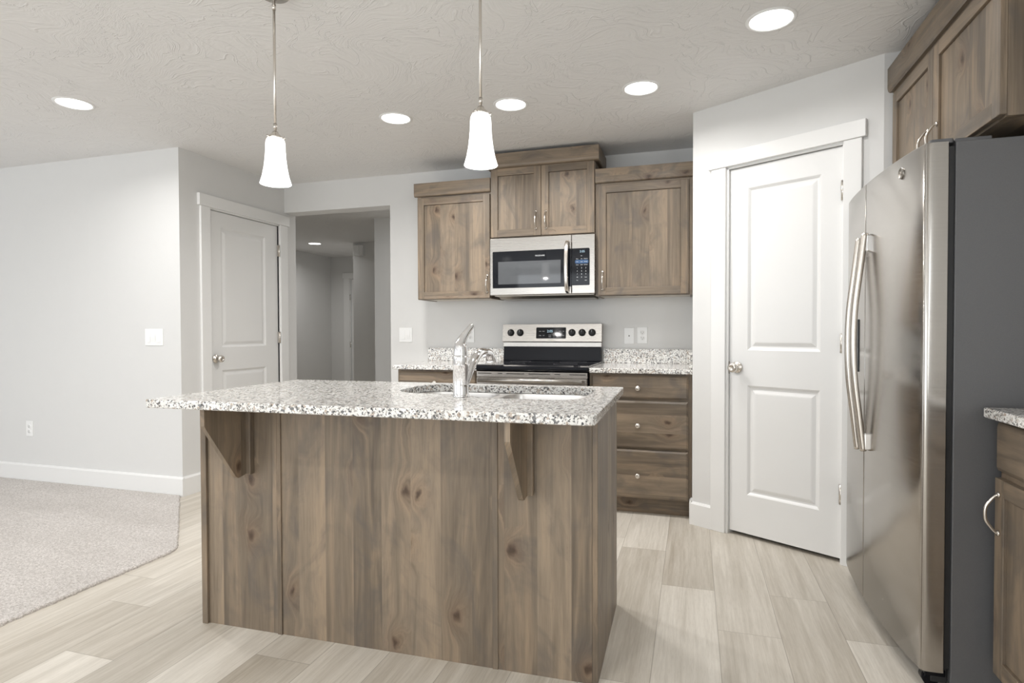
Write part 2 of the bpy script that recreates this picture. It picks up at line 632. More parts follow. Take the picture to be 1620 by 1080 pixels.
# floor of planks: columns run along y
bm = nb()
uvl = bm.loops.layers.uv.new('plank')
tl = bm.loops.layers.float_color.new('tone')
PW = 0.226
known = {0: (-1.61, [(0, 0.85), (1, 0.35)]), 1: (-1.965, [(0, 0.55), (1, 0.52)]), 2: (-1.59, [(0, 0.30), (1, 0.48)]),
         3: (-1.905, [(0, 0.80), (1, 0.42)]), -1: (-1.19, [(0, 0.42), (1, 0.75)]), -10: (-2.453, [(0, 0.40), (1, 0.7)]),
         -9: (-2.797, [(0, 0.9), (1, 0.38)]), -8: (-2.2, []), -7: (-3.0, [(1, 0.98)]), -6: (-2.62, [(0, 0.2), (1, 0.5)]),
         -5: (-3.0, [(1, .8)])}
PLK = 1.22
for k in range(-32, 8):
    x0 = 0.144 + k * PW
    x1 = x0 + PW
    rr = random.Random(k * 31 + 5)
    j, tones = known.get(k, (-rr.uniform(1, 2.2), []))
    td = dict(tones)
    for i in range(-6, 7):
        # i = 0 lies just in front of the joint (nearer the camera), i = 1 just beyond it
        y0 = j + (i - 1) * PLK
        y1 = y0 + PLK
        ya, yb = max(y0, YR - 0.1), min(y1, 4.7)
        if yb - ya < 0.01: continue
        tone = td.get(i, rr.choice([0.28, 0.42, 0.5, 0.55, 0.65, 0.8]))
        vs = [bm.verts.new((x, y, 0)) for x, y in ((x0, ya), (x1, ya), (x1, yb), (x0, yb))]
        f = bm.faces.new(vs)
        rv = rr.random()
        for lp, (uu, vv) in zip(f.loops, ((0, ya - y0), (PW, ya - y0), (PW, yb - y0), (0, yb - y0))):
            lp[uvl].uv = (uu, vv)
            lp[tl] = (tone, rv, PLK, 1)
bmesh.ops.recalc_face_normals(bm, faces=bm.faces[:])
for f in bm.faces:
    if f.normal.z < 0: f.normal_flip()
me = bpy.data.meshes.new('floor')
bm.to_mesh(me); bm.free()
me.materials.append(M['floor'])
fo = bpy.data.objects.new('floor', me)
COL.objects.link(fo)
fo['kind'] = 'structure'
bm = nb()
box(bm, WORLD, XF - 0.12, XR + 0.12, YR - 0.12, 4.75, -0.12, -0.002)
struct('floor_slab', bm, M['slot'])

bm = nb()
box(bm, WORLD, XF - 0.12, XR + 0.12, YR - 0.12, 4.75, H, H + 0.1)
struct('ceiling', bm, M['ceil'])

# back wall with the hall opening
WT = 0.150
bm = nb()
box(bm, WORLD, XO, XR, 0, WT, 0, H)
box(bm, WORLD, XL, XO, 0, WT, HO, H)
struct('wall_back', bm, M['wall'])
# closet wall (holds the left door)
c0, c1, ch = -0.842, -0.080, 2.058
bm = nb()
box(bm, CL, YL, c0, -0.12, 0, 0, H)
box(bm, CL, c1, WT, -0.12, 0, 0, H)
box(bm, CL, c0, c1, -0.12, 0, ch, H)
struct('wall_closet', bm, M['wall'])
bm = nb()
box(bm, LW, XF, XL - 0.12, -0.12, 0, 0, H)
struct('wall_left', bm, M['wall'])
bm = nb()
d0, d1, dh = 0.216, 0.830, 2.052
box(bm, DG, -0.0, d0, -0.115, 0, 0, H)
box(bm, DG, d1, DL, -0.115, 0, 0, H)
box(bm, DG, d0, d1, -0.115, 0, dh, H)
struct('wall_pantry', bm, M['wall'])
bm = nb()
box(bm, WORLD, A.x, A.x + 0.1, A.y, 0, 0, H)
struct('wall_pantry_return', bm, M['wall'])
bm = nb()
box(bm, WORLD, Bq.x, XR, Bq.y, Bq.y + 0.1, 0, H)
struct('wall_fridge_alcove', bm, M['wall'])
bm = nb()
box(bm, WORLD, XR, XR + 0.12, -5.2, 0.15, 0, H)
box(bm, WORLD, XR, XR + 0.12, YR, -7.0, 0, H)
box(bm, WORLD, XR, XR + 0.12, -7.0, -5.2, 0, 0.75)
box(bm, WORLD, XR, XR + 0.12, -7.0, -5.2, 2.15, H)
struct('wall_right', bm, M['wall'])
bm = nb()
box(bm, WORLD, XF, -6.4, YR - 0.12, YR, 0, H)
box(bm, WORLD, -3.8, -3.25, YR - 0.12, YR, 0, H)
box(bm, WORLD, -6.4, -3.8, YR - 0.12, YR, 2.35, H)
box(bm, WORLD, -6.4, -3.8, YR - 0.12, YR, 0, 0.10)
box(bm, WORLD, 0.05, XR, YR - 0.12, YR, 0, H)
box(bm, WORLD, -3.25, 0.05, YR - 0.12, YR, 2.35, H)
box(bm, WORLD, -3.25, 0.05, YR - 0.12, YR, 0, 0.10)
struct('wall_rear', bm, M['wall'])
bm = nb()
box(bm, WORLD, XF - 0.12, XF, -3.3, YL + 0.12, 0, H)
box(bm, WORLD, XF - 0.12, XF, YR, -5.9, 0, H)
box(bm, WORLD, XF - 0.12, XF, -5.9, -3.3, 0, 0.5)
box(bm, WORLD, XF - 0.12, XF, -5.9, -3.3, 2.2, H)
struct('wall_far_left', bm, M['wall'])


def winframe(name, F, u0, u1, z0, z1, mull):
    bm = nb()
    w = 0.06
    box(bm, F, u0, u1, -0.09, -0.03, z0, z0 + w); box(bm, F, u0, u1, -0.09, -0.03, z1 - w, z1)
    box(bm, F, u0, u0 + w, -0.09, -0.03, z0, z1); box(bm, F, u1 - w, u1, -0.09, -0.03, z0, z1)
    for q in mull: box(bm, F, q - 0.035, q + 0.035, -0.09, -0.03, z0, z1)
    struct(name, bm, M['trim'])


winframe('added_window_1', Fr((0, YR, 0), (1, 0, 0), (0, 1, 0)), -3.25, 0.05, 0.10, 2.35, [-1.6])  # unseen windows, added here and below to let in the daylight
winframe('added_window_4', Fr((0, YR, 0), (1, 0, 0), (0, 1, 0)), -6.4, -3.8, 0.10, 2.35, [-5.1])
winframe('added_window_2', Fr((XF, 0, 0), (0, 1, 0), (1, 0, 0)), -5.9, -3.3, 0.5, 2.2, [-4.6])
winframe('added_window_3', Fr((XR, 0, 0), (0, 1, 0), (-1, 0, 0)), -7.0, -5.2, 0.75, 2.15, [-6.1])

# hallway beyond the opening
bm = nb(); box(bm, WORLD, -5.84, -5.72, 0.15, 4.5, 0, H); struct('wall_hall_left', bm, M['wall'])
bm = nb(); box(bm, WORLD, -5.84, XL - 0.12, 0.03, WT, 0, H); struct('wall_hall_near', bm, M['wall'])
bm = nb()
box(bm, WORLD, -5.72, -5.338, 4.5, 4.62, 0, H)
box(bm, WORLD, -4.55, -4.43, 4.5, 4.62, 0, H)
box(bm, WORLD, -5.338, -4.55, 4.5, 4.62, 2.05, H)
struct('wall_hall_far', bm, M['wall'])
bm = nb(); box(bm, WORLD, -4.43, -1.9, 3.15, 4.62, 0, H); struct('wall_hall_middle', bm, M['wall'])
bm = nb(); box(bm, WORLD, -3.18, -1.9, 1.60, 3.15, 0, H); struct('wall_hall_right', bm, M['wall'])
bm = nb(); box(bm, WORLD, -1.9, -1.78, WT, 1.6, 0, H); struct('wall_hall_side', bm, M['wall'])

# baseboards
BH = 0.135


def bboard(name, F, u0, u1, m='trim'):
    bm = nb()
    prism(bm, F, [(0, 0), (0.016, 0), (0.016, BH - 0.012), (0.008, BH), (0, BH)], u0, u1, plane='nz')
    struct(name, bm, M[m])


bboard('baseboard_left', LW, XF, XL + 0.016)
bboard('baseboard_closet', CL, YL - 0.0002, -0.930)
bboard('baseboard_pantry', DG, -0.010, 0.127)
bboard('baseboard_pantry_right', DG, 0.905, DL)
bboard('baseboard_return', Fr((A.x, A.y, 0), (0, 1, 0), (-1, 0, 0)), -0.012, 0.075)
bboard('baseboard_hall', Fr((-5.72, 0, 0), (0, 1, 0), (1, 0, 0)), 0.15, 4.5)
bboard('baseboard_alcove', Fr((0, Bq.y, 0), (1, 0, 0), (0, -1, 0)), Bq.x, XR)


# ------------------------------------------------------------------ panelled doors
def casing(name, F, uo0, ui0, ui1, uo1, zt, htop, over=0.022, zr=2.060):
    bm = nb()
    box(bm, F, uo0, ui0, 0, 0.018, 0, zr, 0.003)
    box(bm, F, ui1, uo1, 0, 0.018, 0, zr, 0.003)
    box(bm, F, uo0 - over, uo1 + over, 0, 0.025, zr, htop, 0.003)
    # jamb lining
    box(bm, F, ui0, ui0 + 0.012, -0.11, 0.004, 0, zr)
    box(bm, F, ui1 - 0.006, ui1, -0.11, 0.004, 0, zr)
    box(bm, F, ui0, ui1, -0.11, 0.004, zt + 0.004, zr)
    # stop
    box(bm, F, ui0 + 0.012, ui1 - 0.006, -0.065, -0.048, zt - 0.012, zt + 0.004)
    struct(name, bm, M['trim'])


def door_leaf(name, F, u0, u1, z0, z1, panels, knob_u, knob_z, hinge_u, hinge_z, extra=None):
    nf = -0.012
    us = [u0, panels[0][0], panels[0][1], u1]
    zs = sorted([z0, z1] + [p[2] for p in panels] + [p[3] for p in panels])
    bm = nb()
    for i in range(3):
        for j in range(len(zs) - 1):
            a0, a1, b0, b1 = us[i], us[i + 1], zs[j], zs[j + 1]
            pan = i == 1 and any(abs(b0 - p[2]) < 1e-6 for p in panels)
            if not pan:
                add(bm, [F(a0, nf, b0), F(a1, nf, b0), F(a1, nf, b1), F(a0, nf, b1)], [(0, 1, 2, 3)])
            else:
                prof = [(0, 0), (0.006, -0.004), (0.014, -0.011), (0.022, -0.012), (0.040, -0.004), (0.046, -0.003)]
                prev = None
                for d, h in prof:
                    lp = [(a0 + d, b0 + d), (a1 - d, b0 + d), (a1 - d, b1 - d), (a0 + d, b1 - d)]
                    cur = [bm.verts.new(F(p[0], nf + h, p[1])) for p in lp]
                    if prev:
                        for q in range(4):
                            bm.faces.new((prev[q], prev[(q + 1) % 4], cur[(q + 1) % 4], cur[q]))
                    prev = cur
                bm.faces.new(prev)
    # rim and back
    k = [(u0, z0), (u1, z0), (u1, z1), (u0, z1)]
    vs = [F(p[0], nf, p[1]) for p in k] + [F(p[0], nf - 0.035, p[1]) for p in k]
    add(bm, vs, [(0, 1, 5, 4), (1, 2, 6, 5), (2, 3, 7, 6), (3, 0, 4, 7), (4, 5, 6, 7)])
    lf = struct(name, bm, M['doorp'])
    bm = nb()
    s = 1
    lathe(bm, [(0.0, 0.0), (0.031, 0.0), (0.033, 0.003), (0.030, 0.008), (0.016, 0.011), (0.012, 0.016), (0.012, 0.030), (0.020, 0.036),
               (0.0265, 0.044), (0.0275, 0.053), (0.024, 0.062), (0.016, 0.067), (0.012, 0.066), (0.010, 0.062), (0.0, 0.062)],
          F(knob_u, nf, knob_z), F.n, 32, cap=False)
    obj('door_knob', bm, M['nickel'], lf)
    for hz in hinge_z:
        bm = nb()
        tube(bm, [F(hinge_u, 0.006, hz - 0.048), F(hinge_u, 0.006, hz + 0.048)], 0.0065, 12)
        for q in range(3):
            tube(bm, [F(hinge_u, 0.006, hz - 0.033 + q * 0.032), F(hinge_u, 0.006, hz - 0.031 + q * 0.032)], 0.0072, 12)
        box(bm, F, hinge_u - 0.009, hinge_u + 0.001, -0.011, 0.003, hz - 0.048, hz + 0.048)
        obj('hinge', bm, M['nickel'], lf)
    return lf


casing('trim_1', CL, -0.930, -0.842, -0.074, 0.022, 2.050, 2.150, 0.018, 2.064)
l1 = door_leaf('door_1', CL, -0.829, -0.0812, 0.015, 2.050, [(-0.715, -0.232, 0.24, 0.858), (-0.715, -0.232, 1.032, 1.938)],
               -0.780, 0.948, -0.079, [1.842, 1.10, 0.25])
casing('trim_2', DG, 0.127, 0.214, 0.8215, 0.903, 2.046, 2.145, 0.018, 2.062)
l2 = door_leaf('door_2', DG, 0.2285, 0.8155, 0.022, 2.046, [(0.331, 0.712, 0.238, 0.845), (0.331, 0.712, 1.040, 1.930)],
               0.272, 0.943, 0.8165, [1.828, 1.085, 0.343])
bm = nb()
box(bm, DG, 0.2225, 0.2283, -0.02, -0.005, 0.905, 0.975)
obj('strike_plate', bm, M['nickel_dk'], l2)
# far hall door
FH = Fr((0, 4.5, 0), (1, 0, 0), (0, -1, 0))
casing('trim_3', FH, -5.46, -5.345, -4.55, -4.45, 2.035, 2.145, 0.018, 2.05)
door_leaf('door_3', FH, -5.325, -4.56, 0.02, 2.035, [(-5.21, -4.675, 0.24, 0.858), (-5.21, -4.675, 1.032, 1.938)],
          -4.62, 0.95, -5.338, [1.73, 0.92, 0.27])

# carpet
bm = nb()
pts = [(XF, YL - 0.017), (-3.135, YL - 0.017)]


def seglist(a, b, step=0.012, amp=0.004):
    a, b = Vector(a), Vector(b)
    k = max(2, int((b - a).length / step))
    nrm = Vector((-(b - a).y, (b - a).x)).normalized()
    return [tuple(a.lerp(b, i / k) + nrm * random.uniform(-amp, amp)) for i in range(1, k)]


edge = [(-3.135, YL - 0.018), (-2.345, -1.885), (-2.312, -1.960), (-2.308, YR + 0.001)]
lp = [edge[0]] + seglist(edge[0], edge[1]) + [edge[1]] + seglist(edge[1], edge[2]) + [edge[2]] + seglist(edge[2], (-2.308, -4.2)) + [(-2.308, -4.2), edge[3]]
outer = [(XF, YR + 0.001)] + [(XF, YL - 0.018)] + lp
top_in = [(XF, YR + 0.001)] + [(XF, YL - 0.018)] + [(p[0] - 0.006, p[1] - 0.003) for p in lp]
ringwall(bm, WORLD, outer, 0.0, outer, 0.008)
ringwall(bm, WORLD, outer, 0.008, top_in, 0.0135)
f = bm.faces.new([bm.verts.new((p[0], p[1], 0.0135)) for p in top_in])
cp = obj('carpet', bm, M['carpet'])
top(cp, 'light taupe cut-pile living room carpet beside the plank floor', 'carpet')


# ------------------------------------------------------------------ cabinetry
def shaker(F, u0, u1, z0, z1, n0, mats, parent, name='door', t=0.020, sw=0.052, staves=True):
    bm = nb()
    b = 0.0022
    box(bm, F, u0, u0 + sw, n0, n0 + t, z0, z1, b, 0)
    box(bm, F, u1 - sw, u1, n0, n0 + t, z0, z1, b, 0)
    box(bm, F, u0 + sw - 0.001, u1 - sw + 0.001, n0, n0 + t, z0, z0 + sw, b, 1)
    box(bm, F, u0 + sw - 0.001, u1 - sw + 0.001, n0, n0 + t, z1 - sw, z1, b, 1)
    g = 0.0016
    box(bm, F, u0 + sw - 0.004, u1 - sw + 0.004, n0 + 0.001, n0 + 0.004, z0 + sw - 0.004, z1 - sw + 0.004, 0, 0)
    box(bm, F, u0 + sw + g, u1 - sw - g, n0 + 0.004, n0 + t - 0.010, z0 + sw + g * 0.6, z1 - sw - g, 0, 0)
    return obj(name, bm, mats, parent, weld=False)


def pull(F, u, zc, n0, parent, L=0.118, mat='nickel', proud=0.030):
    bm = nb()
    h = L / 2
    cen = bez([F(u, n0 + 0.001, zc - h), F(u, n0 + 0.010, zc - h + 0.004), F(u, n0 + proud * 0.62, zc - h * 0.70), F(u, n0 + proud, zc - h * 0.30),
               F(u, n0 + proud, zc + h * 0.30), F(u, n0 + proud * 0.62, zc + h * 0.70), F(u, n0 + 0.010, zc + h - 0.004), F(u, n0 + 0.001, zc + h)], 6)
    k = len(cen) - 1
    rs = []
    for i in range(k + 1):
        s = abs(2 * i / k - 1)
        rs.append(0.0036 + 0.0036 * max(0, (s - 0.72) / 0.28) ** 1.5 + 0.0014 * (1 - s))
    tube(bm, cen, rs, 10)
    for s in (-1, 1):
        lathe(bm, [(0.0, 0.0), (0.0085, 0.0), (0.009, 0.003), (0.007, 0.006), (0.0, 0.0075)], F(u, n0, zc + s * h), F.n, 16, cap=False)
    return obj('pull_handle', bm, M[mat], parent)


def knob(F, u, z, n0, parent):
    bm = nb()
    lathe(bm, [(0.0, 0.0), (0.008, 0.0), (0.006, 0.004), (0.0052, 0.010), (0.0085, 0.015), (0.0150, 0.019), (0.0162, 0.023), (0.0145, 0.027), (0.008, 0.030), (0.0, 0.031)],
          F(u, n0, z), F.n, 24, cap=False)
    return obj('knob', bm, M['nickel'], parent)


def slab_front(F, u0, u1, z0, z1, n0, mats, parent, name='drawer_front', t=0.020):
    bm = nb()
    k = [(u0, z0), (u1, z0), (u1, z1), (u0, z1)]
    prev = None
    for d, h in ((0, 0), (0, t * 0.55), (0.004, t * 0.72), (0.012, t), ):
        lpp = [(u0 + d, z0 + d), (u1 - d, z0 + d), (u1 - d, z1 - d), (u0 + d, z1 - d)]
        cur = [bm.verts.new(F(p[0], n0 + h, p[1])) for p in lpp]
        if prev:
            for q in range(4):
                bm.faces.new((prev[q], prev[(q + 1) % 4], cur[(q + 1) % 4], cur[q]))
        else:
            bm.faces.new(cur[::-1])
        prev = cur
    bm.faces.new(prev)
    return obj(name, bm, mats, parent)


VX = [M['wv'], M['wx']]
VY = [M['wv'], M['wy']]


def carcass(F, u0, u1, n1, z0, z1, mats, parent, frame=0.038, name='cabinet_body', under=None, mid=None):
    """hollow box with a face frame"""
    bm = nb()
    t = 0.016
    e = 0.0008
    box(bm, F, u0 + e, u0 + t, 0.001, n1 - 0.018, z0, z1, 0, 0)
    box(bm, F, u1 - t, u1 - e, 0.001, n1 - 0.018, z0, z1, 0, 0)
    box(bm, F, u0 + t, u1 - t, 0.001, n1 - 0.018, z0 + 0.004, z0 + 0.02, 0, 2 if under else 1)
    box(bm, F, u0 + t, u1 - t, 0.001, n1 - 0.018, z1 - 0.016, z1, 0, 1)
    box(bm, F, u0 + t, u1 - t, 0.001, 0.008, z0 + 0.02, z1 - 0.016, 0, 0)
    box(bm, F, u0 + e, u0 + frame, n1 - 0.018, n1, z0, z1, 0, 0)
    box(bm, F, u1 - frame, u1 - e, n1 - 0.018, n1, z0, z1, 0, 0)
    box(bm, F, u0 + frame, u1 - frame, n1 - 0.018, n1, z0, z0 + frame, 0, 1)
    box(bm, F, u0 + frame, u1 - frame, n1 - 0.018, n1, z1 - frame, z1, 0, 1)
    for q in (mid or []):
        box(bm, F, u0 + frame, u1 - frame, n1 - 0.018, n1, q - 0.019, q + 0.019, 0, 1)
    return obj(name, bm, list(mats) + [M['cabwhite']], parent, weld=False)


def crown(F, u0, u1, n0, n1, z0, z1, mats, parent, left=True, right=True, front_n=None):
    """flat crown board with a small bevel along its lower edge"""
    bm = nb()
    w = n1 - n0
    prof = [(n0, z0), (n1 - 0.010, z0), (n1 - 0.003, z0 + 0.006), (n1, z0 + 0.020), (n1, z1), (n0, z1)]
    prism(bm, F, prof, u0, u1, 1, 'nz')
    for s, on in ((u0, left), (u1, right)):
        if on:
            sg = 1 if s == u0 else -1
            a, b = (s, s + sg * w)
            prism(bm, F, [(a + sg * 0.010, z0), (a + sg * 0.003, z0 + 0.006), (a, z0 + 0.020), (a, z1), (b, z1), (b, z0)], 0.001, n0, 1, 'uz')
    return obj('crown_moulding', bm, mats, parent, weld=False)


UF = 0.310   # face frame front of the upper cabinets; doors stand to 0.330
# left upper cabinet
t = thing('wall_cabinet', 'stained wood upper cabinet with one door, left of the microwave', 'cabinet', (-1.41, -0.155, 1.384))
carcass(BK, -1.700, -1.1185, UF, 1.384, 2.150, VX, t, under=True)
dl = shaker(BK, -1.692, -1.1225, 1.388, 2.136, UF, VX, t)
pull(BK, -1.142, 1.488, UF + 0.020, dl)
crown(BK, -1.720, -1.1185, UF, UF + 0.022, 2.150, 2.248, VX, t, True, False)
# middle cabinet
t = thing('wall_cabinet', 'raised stained wood upper cabinet with two small doors above the microwave', 'cabinet', (-0.74, -0.155, 1.812))
carcass(BK, -1.117, -0.363, UF, 1.812, 2.315, VX, t)
dl = shaker(BK, -1.113, -0.7425, 1.818, 2.306, UF, VX, t)
pull(BK, -0.779, 1.925, UF + 0.020, dl)
dr = shaker(BK, -0.7395, -0.367, 1.818, 2.306, UF, VX, t)
pull(BK, -0.708, 1.923, UF + 0.020, dr)
crown(BK, -1.147, -0.333, UF, UF + 0.050, 2.306, 2.404, VX, t, True, True)
# right upper cabinet
t = thing('wall_cabinet', 'stained wood upper cabinet with one wide door, right of the microwave', 'cabinet', (-0.05, -0.155, 1.384))
carcass(BK, -0.3615, 0.2730, UF, 1.384, 2.150, VX, t, under=True)
dl = shaker(BK, -0.340, 0.249, 1.390, 2.133, UF, VX, t)
pull(BK, -0.311, 1.488, UF + 0.020, dl)
crown(BK, -0.3615, 0.2728, UF, UF + 0.022, 2.150, 2.245, VX, t, False, False)


def toe(F, u0, u1, n1, mats, parent):
    bm = nb()
    box(bm, F, u0, u1, n1 - 0.018, n1, 0, 0.105, 0, 1)
    return obj('toe_kick', bm, mats, parent)


# base cabinets on the back wall
BF = 0.610
t = thing('base_cabinet', 'stained wood base cabinet left of the range, top drawer showing over the island', 'cabinet', (-1.41, -0.3, 0))
carcass(BK, -1.712, -1.1105, BF, 0.105, 0.882, VX, t, mid=[0.722])
toe(BK, -1.708, -1.115, 0.555, VX, t)
d = slab_front(BK, -1.700, -1.115, 0.728, 0.870, BF, [M['wx']], t)
knob(BK, -1.415, 0.795, BF + 0.020, d)
d = shaker(BK, -1.700, -1.4095, 0.112, 0.714, BF, VX, t)
pull(BK, -1.436, 0.63, BF + 0.02, d)
d = shaker(BK, -1.4055, -1.115, 0.112, 0.714, BF, VX, t)
pull(BK, -1.379, 0.63, BF + 0.02, d)
t = thing('base_cabinet', 'stained wood base cabinet with a stack of three drawers, right of the range', 'cabinet', (-0.04, -0.3, 0))
carcass(BK, -0.3535, 0.2727, BF, 0.105, 0.882, VX, t, mid=[0.7185, 0.413])
toe(BK, -0.350, 0.262, 0.560, VX, t)
for z0, z1, kz in ((0.727, 0.871, 0.793), (0.418, 0.713, 0.562), (0.108, 0.409, 0.251)):
    d = slab_front(BK, -0.339, 0.250, z0, z1, BF, [M['wx']], t)
    knob(BK, -0.049, kz, BF + 0.020, d)


# granite
def slab(name, F, u0, u1, n0, n1, z0, z1, radii, holes=(), label=None, parent=None):
    bm = nb()
    e = 0.003
    def ol(i):
        return rpoly([(u0 + i, n0 + i, max(0, radii[0] - i)), (u1 - i, n0 + i, max(0, radii[1] - i)), (u1 - i, n1 - i, max(0, radii[2] - i)), (u0 + i, n1 - i, max(0, radii[3] - i))], 6)
    o0, o1 = ol(0), ol(e)
    holed(bm, F, o1, [list(h) for h in holes], z1)
    holed(bm, F, o1, [list(h) for h in holes], z0)
    ringwall(bm, F, o0, z0 + e, o0, z1 - e)
    ringwall(bm, F, o0, z1 - e, o1, z1)
    ringwall(bm, F, o0, z0 + e, o1, z0)
    for h in holes:
        ringwall(bm, F, h, z0, h, z1)
    return obj(name, bm, M['granite'], parent)


CT, CB = 0.914, 0.884
o = thing('granite_worktop', 'speckled granite countertop run left of the range with upstand', 'worktop', (-1.43, -0.32, CB))
slab('counter_slab', BK, -1.742, -1.1085, 0.002, 0.645, CB, CT, (0, 0, 0.004, 0.012), parent=o)
bm = nb(); box(bm, BK, -1.757 + 0.0, -1.1085, 0.001, 0.021, CT, 1.016, 0.002)
obj('upstand', bm, M['granite'], o)
o = thing('granite_worktop', 'speckled granite countertop run between the range and the pantry wall', 'worktop', (-0.04, -0.32, CB))
slab('counter_slab', BK, -0.3525, 0.2735, 0.002, 0.645, CB, CT, (0, 0, 0, 0.004), parent=o)
bm = nb(); box(bm, BK, -0.3525, 0.2535, 0.001, 0.021, CT, 1.016, 0.002)
obj('upstand', bm, M['granite'], o)
bm = nb(); box(bm, BK, 0.2537, 0.2735, 0.001, 0.640, CT, 1.016, 0.002)
obj('side_upstand', bm, M['granite'], o)

# ------------------------------------------------------------------ island
IR = 0.02018
IO = (0.0167, -2.7064, 0)
IF = Fr(IO, (math.cos(IR), math.sin(IR), 0), (-math.sin(IR), math.cos(IR), 0))   # u negative to the left, n away from camera
t = thing('kitchen_island', 'stained knotty wood island base with plank back under a granite top', 'island', IO, IR)
VV = 0.256     # plane of the big front panels
L0, L1 = -1.562, -0.027
bm = nb()
box(bm, IF, L0, L1 - 0.019, VV, VV + 0.018, 0, 0.883, 0, 0)
box(bm, IF, L0, L0 + 0.018, VV + 0.018, 0.842, 0, 0.883, 0, 0)
obj('back_panel', bm, VX, t, weld=False)
bm = nb()
box(bm, IF, L1 - 0.0185, L1, VV + 0.0, 0.842, 0.0, 0.883, 0.001, 0)
obj('end_panel', bm, [M['wv']], t)
for nm, a, b, h in (('stile', -1.587, -1.5615, 0.012), ('batten', -1.242, -1.223, 0.006), ('batten', -0.385, -0.3655, 0.004), ('stile', -0.0445, -0.0272, 0.004)):
    bm = nb()
    z0 = -0.0 if nm != 'stile' else 0.0
    box(bm, IF, a, b, VV - h, VV - 0.0002, z0, 0.8835, 0.0012, 0)
    if a < -1.5:
        box(bm, IF, a, -1.5622, VV - 0.0002, 0.842, z0, 0.8835, 0.0008, 0)
    obj(nm, bm, [M['wv']], t, weld=False)
# brackets
for c, in ((-1.371,), (-0.265,)):
    bm = nb()
    box(bm, IF, c - 0.027, c + 0.027, VV - 0.024, VV - 0.0002, 0.607, 0.8838, 0.003, 0)
    prism(bm, IF, [(0.030, 0.8838), (0.030, 0.822), (0.036, 0.812), (0.178, 0.612), (0.192, 0.603), (0.233, 0.610), (0.233, 0.8838)], c - 0.009, c + 0.009, 0, 'nz')
    bmesh.ops.bevel(bm, geom=[e for e in bm.edges if len(e.link_faces) == 2 and abs(e.calc_face_angle(0)) > 0.5 and (e.verts[0].co - e.verts[1].co).length > 0.02 and False], offset=0.001)
    obj('bracket', bm, [M['wv']], t, weld=False)
# kitchen side of the island
bm = nb()
KF = Fr(IF(0, 0.842, 0), -IF.u, IF.n)     # u grows towards the left end
box(bm, IF, L0 + 0.018, L1 - 0.019, 0.765, 0.780, 0, 0.105, 0, 1)
obj('toe_kick', bm, VX, t)
bm = nb()
for a, b, z0, z1 in ((L0 + 0.018, L1 - 0.0186, 0.105, 0.145), (L0 + 0.018, L1 - 0.0186, 0.845, 0.883), (L0 + 0.018, L1 - 0.0186, 0.700, 0.735)):
    box(bm, IF, a, b, 0.822, 0.841, z0, z1, 0, 1)
for q in (L0 + 0.018, -0.95, -0.075):
    box(bm, IF, q, q + 0.029, 0.821, 0.8405, 0.105, 0.883, 0, 0)
box(bm, IF, L0 + 0.018, L1 - 0.0186, VV + 0.02, 0.820, 0.105, 0.120, 0, 1)
obj('face_frame', bm, VX, t, weld=False)
for a, b in ((0.060, 0.500), (0.504, 0.944), (0.990, 1.560)):
    d = slab_front(KF, a, b, 0.722, 0.868, 0.0, [M['wx']], t)
    if a > 0.9: knob(KF, (a + b) / 2, 0.795, 0.020, d)
    d = shaker(KF, a, b, 0.112, 0.710, 0.0, VX, t)
    pull(KF, b - 0.03 if a < 0.4 else a + 0.03, 0.62, 0.020, d)

hole = rpoly([(-0.098, 0.338, 0.10), (-0.098, 0.787, 0.07), (-0.862, 0.787, 0.10), (-0.862, 0.425, 0.13), (-0.545, 0.425, 0.04), (-0.455, 0.338, 0.05)], 8)
slab_o = slab('granite_worktop', IF, -1.590, 0.0, 0.0, 0.861, CB, CT, (0.010, 0.028, 0.010, 0.010), [hole])
top(slab_o, 'large speckled granite island top with sink cutout and overhang', 'worktop')

# sink
t = thing('kitchen_sink', 'stainless steel double bowl sink set under the island top', 'sink', IF(-0.5, 0.56, 0.68), IR)
zs = CB - 0.0015
b1 = rpoly([(-0.855, 0.432, 0.12), (-0.500, 0.432, 0.07), (-0.500, 0.781, 0.07), (-0.855, 0.781, 0.09)], 8)
b2 = rpoly([(-0.468, 0.345, 0.09), (-0.105, 0.345, 0.09), (-0.105, 0.781, 0.07), (-0.468, 0.781, 0.07)], 8)
flo = rpoly([(-0.088, 0.328, 0.10), (-0.088, 0.799, 0.07), (-0.872, 0.799, 0.10), (-0.872, 0.413, 0.13), (-0.550, 0.413, 0.04), (-0.460, 0.328, 0.05)], 8)
bm = nb()
holed(bm, IF, flo, [b1, b2], zs)
ringwall(bm, IF, flo, zs, flo, zs - 0.0015)
obj('rim', bm, M['sink'], t)
for bl, dep in ((b1, 0.17), (b2, 0.20)):
    cx = sum(p[0] for p in bl) / len(bl); cy = sum(p[1] for p in bl) / len(bl)
    def sc(k): return [(cx + (p[0] - cx) * k, cy + (p[1] - cy) * k) for p in bl]
    bm = nb()
    st = [(1.0, 0.0), (0.985, -0.012), (0.975, -0.05), (0.955, -dep + 0.03), (0.92, -dep + 0.01), (0.85, -dep)]
    for (k0, h0), (k1, h1) in zip(st[:-1], st[1:]):
        ringwall(bm, IF, sc(k0), zs + h0, sc(k1), zs + h1, 0, True)
    f = bm.faces.new([bm.verts.new(IF(p[0], p[1], zs - dep)) for p in sc(0.85)])
    for (k0, h0), (k1, h1) in zip(st[:-1], st[1:]):
        ringwall(bm, IF, sc(k0 * 1.008), zs + h0 - 0.002, sc(k1 * 1.008), zs + h1 - 0.002, 0, True)
    bo = obj('bowl', bm, M['sink'], t)
    bm = nb()
    lathe(bm, [(0.0, 0.001), (0.020, 0.001), (0.030, 0.003), (0.042, 0.003), (0.044, 0.0), ], IF(cx, cy, zs - dep), (0, 0, 1), 24, cap=False)
    obj('drain', bm, M['chrome'], bo)

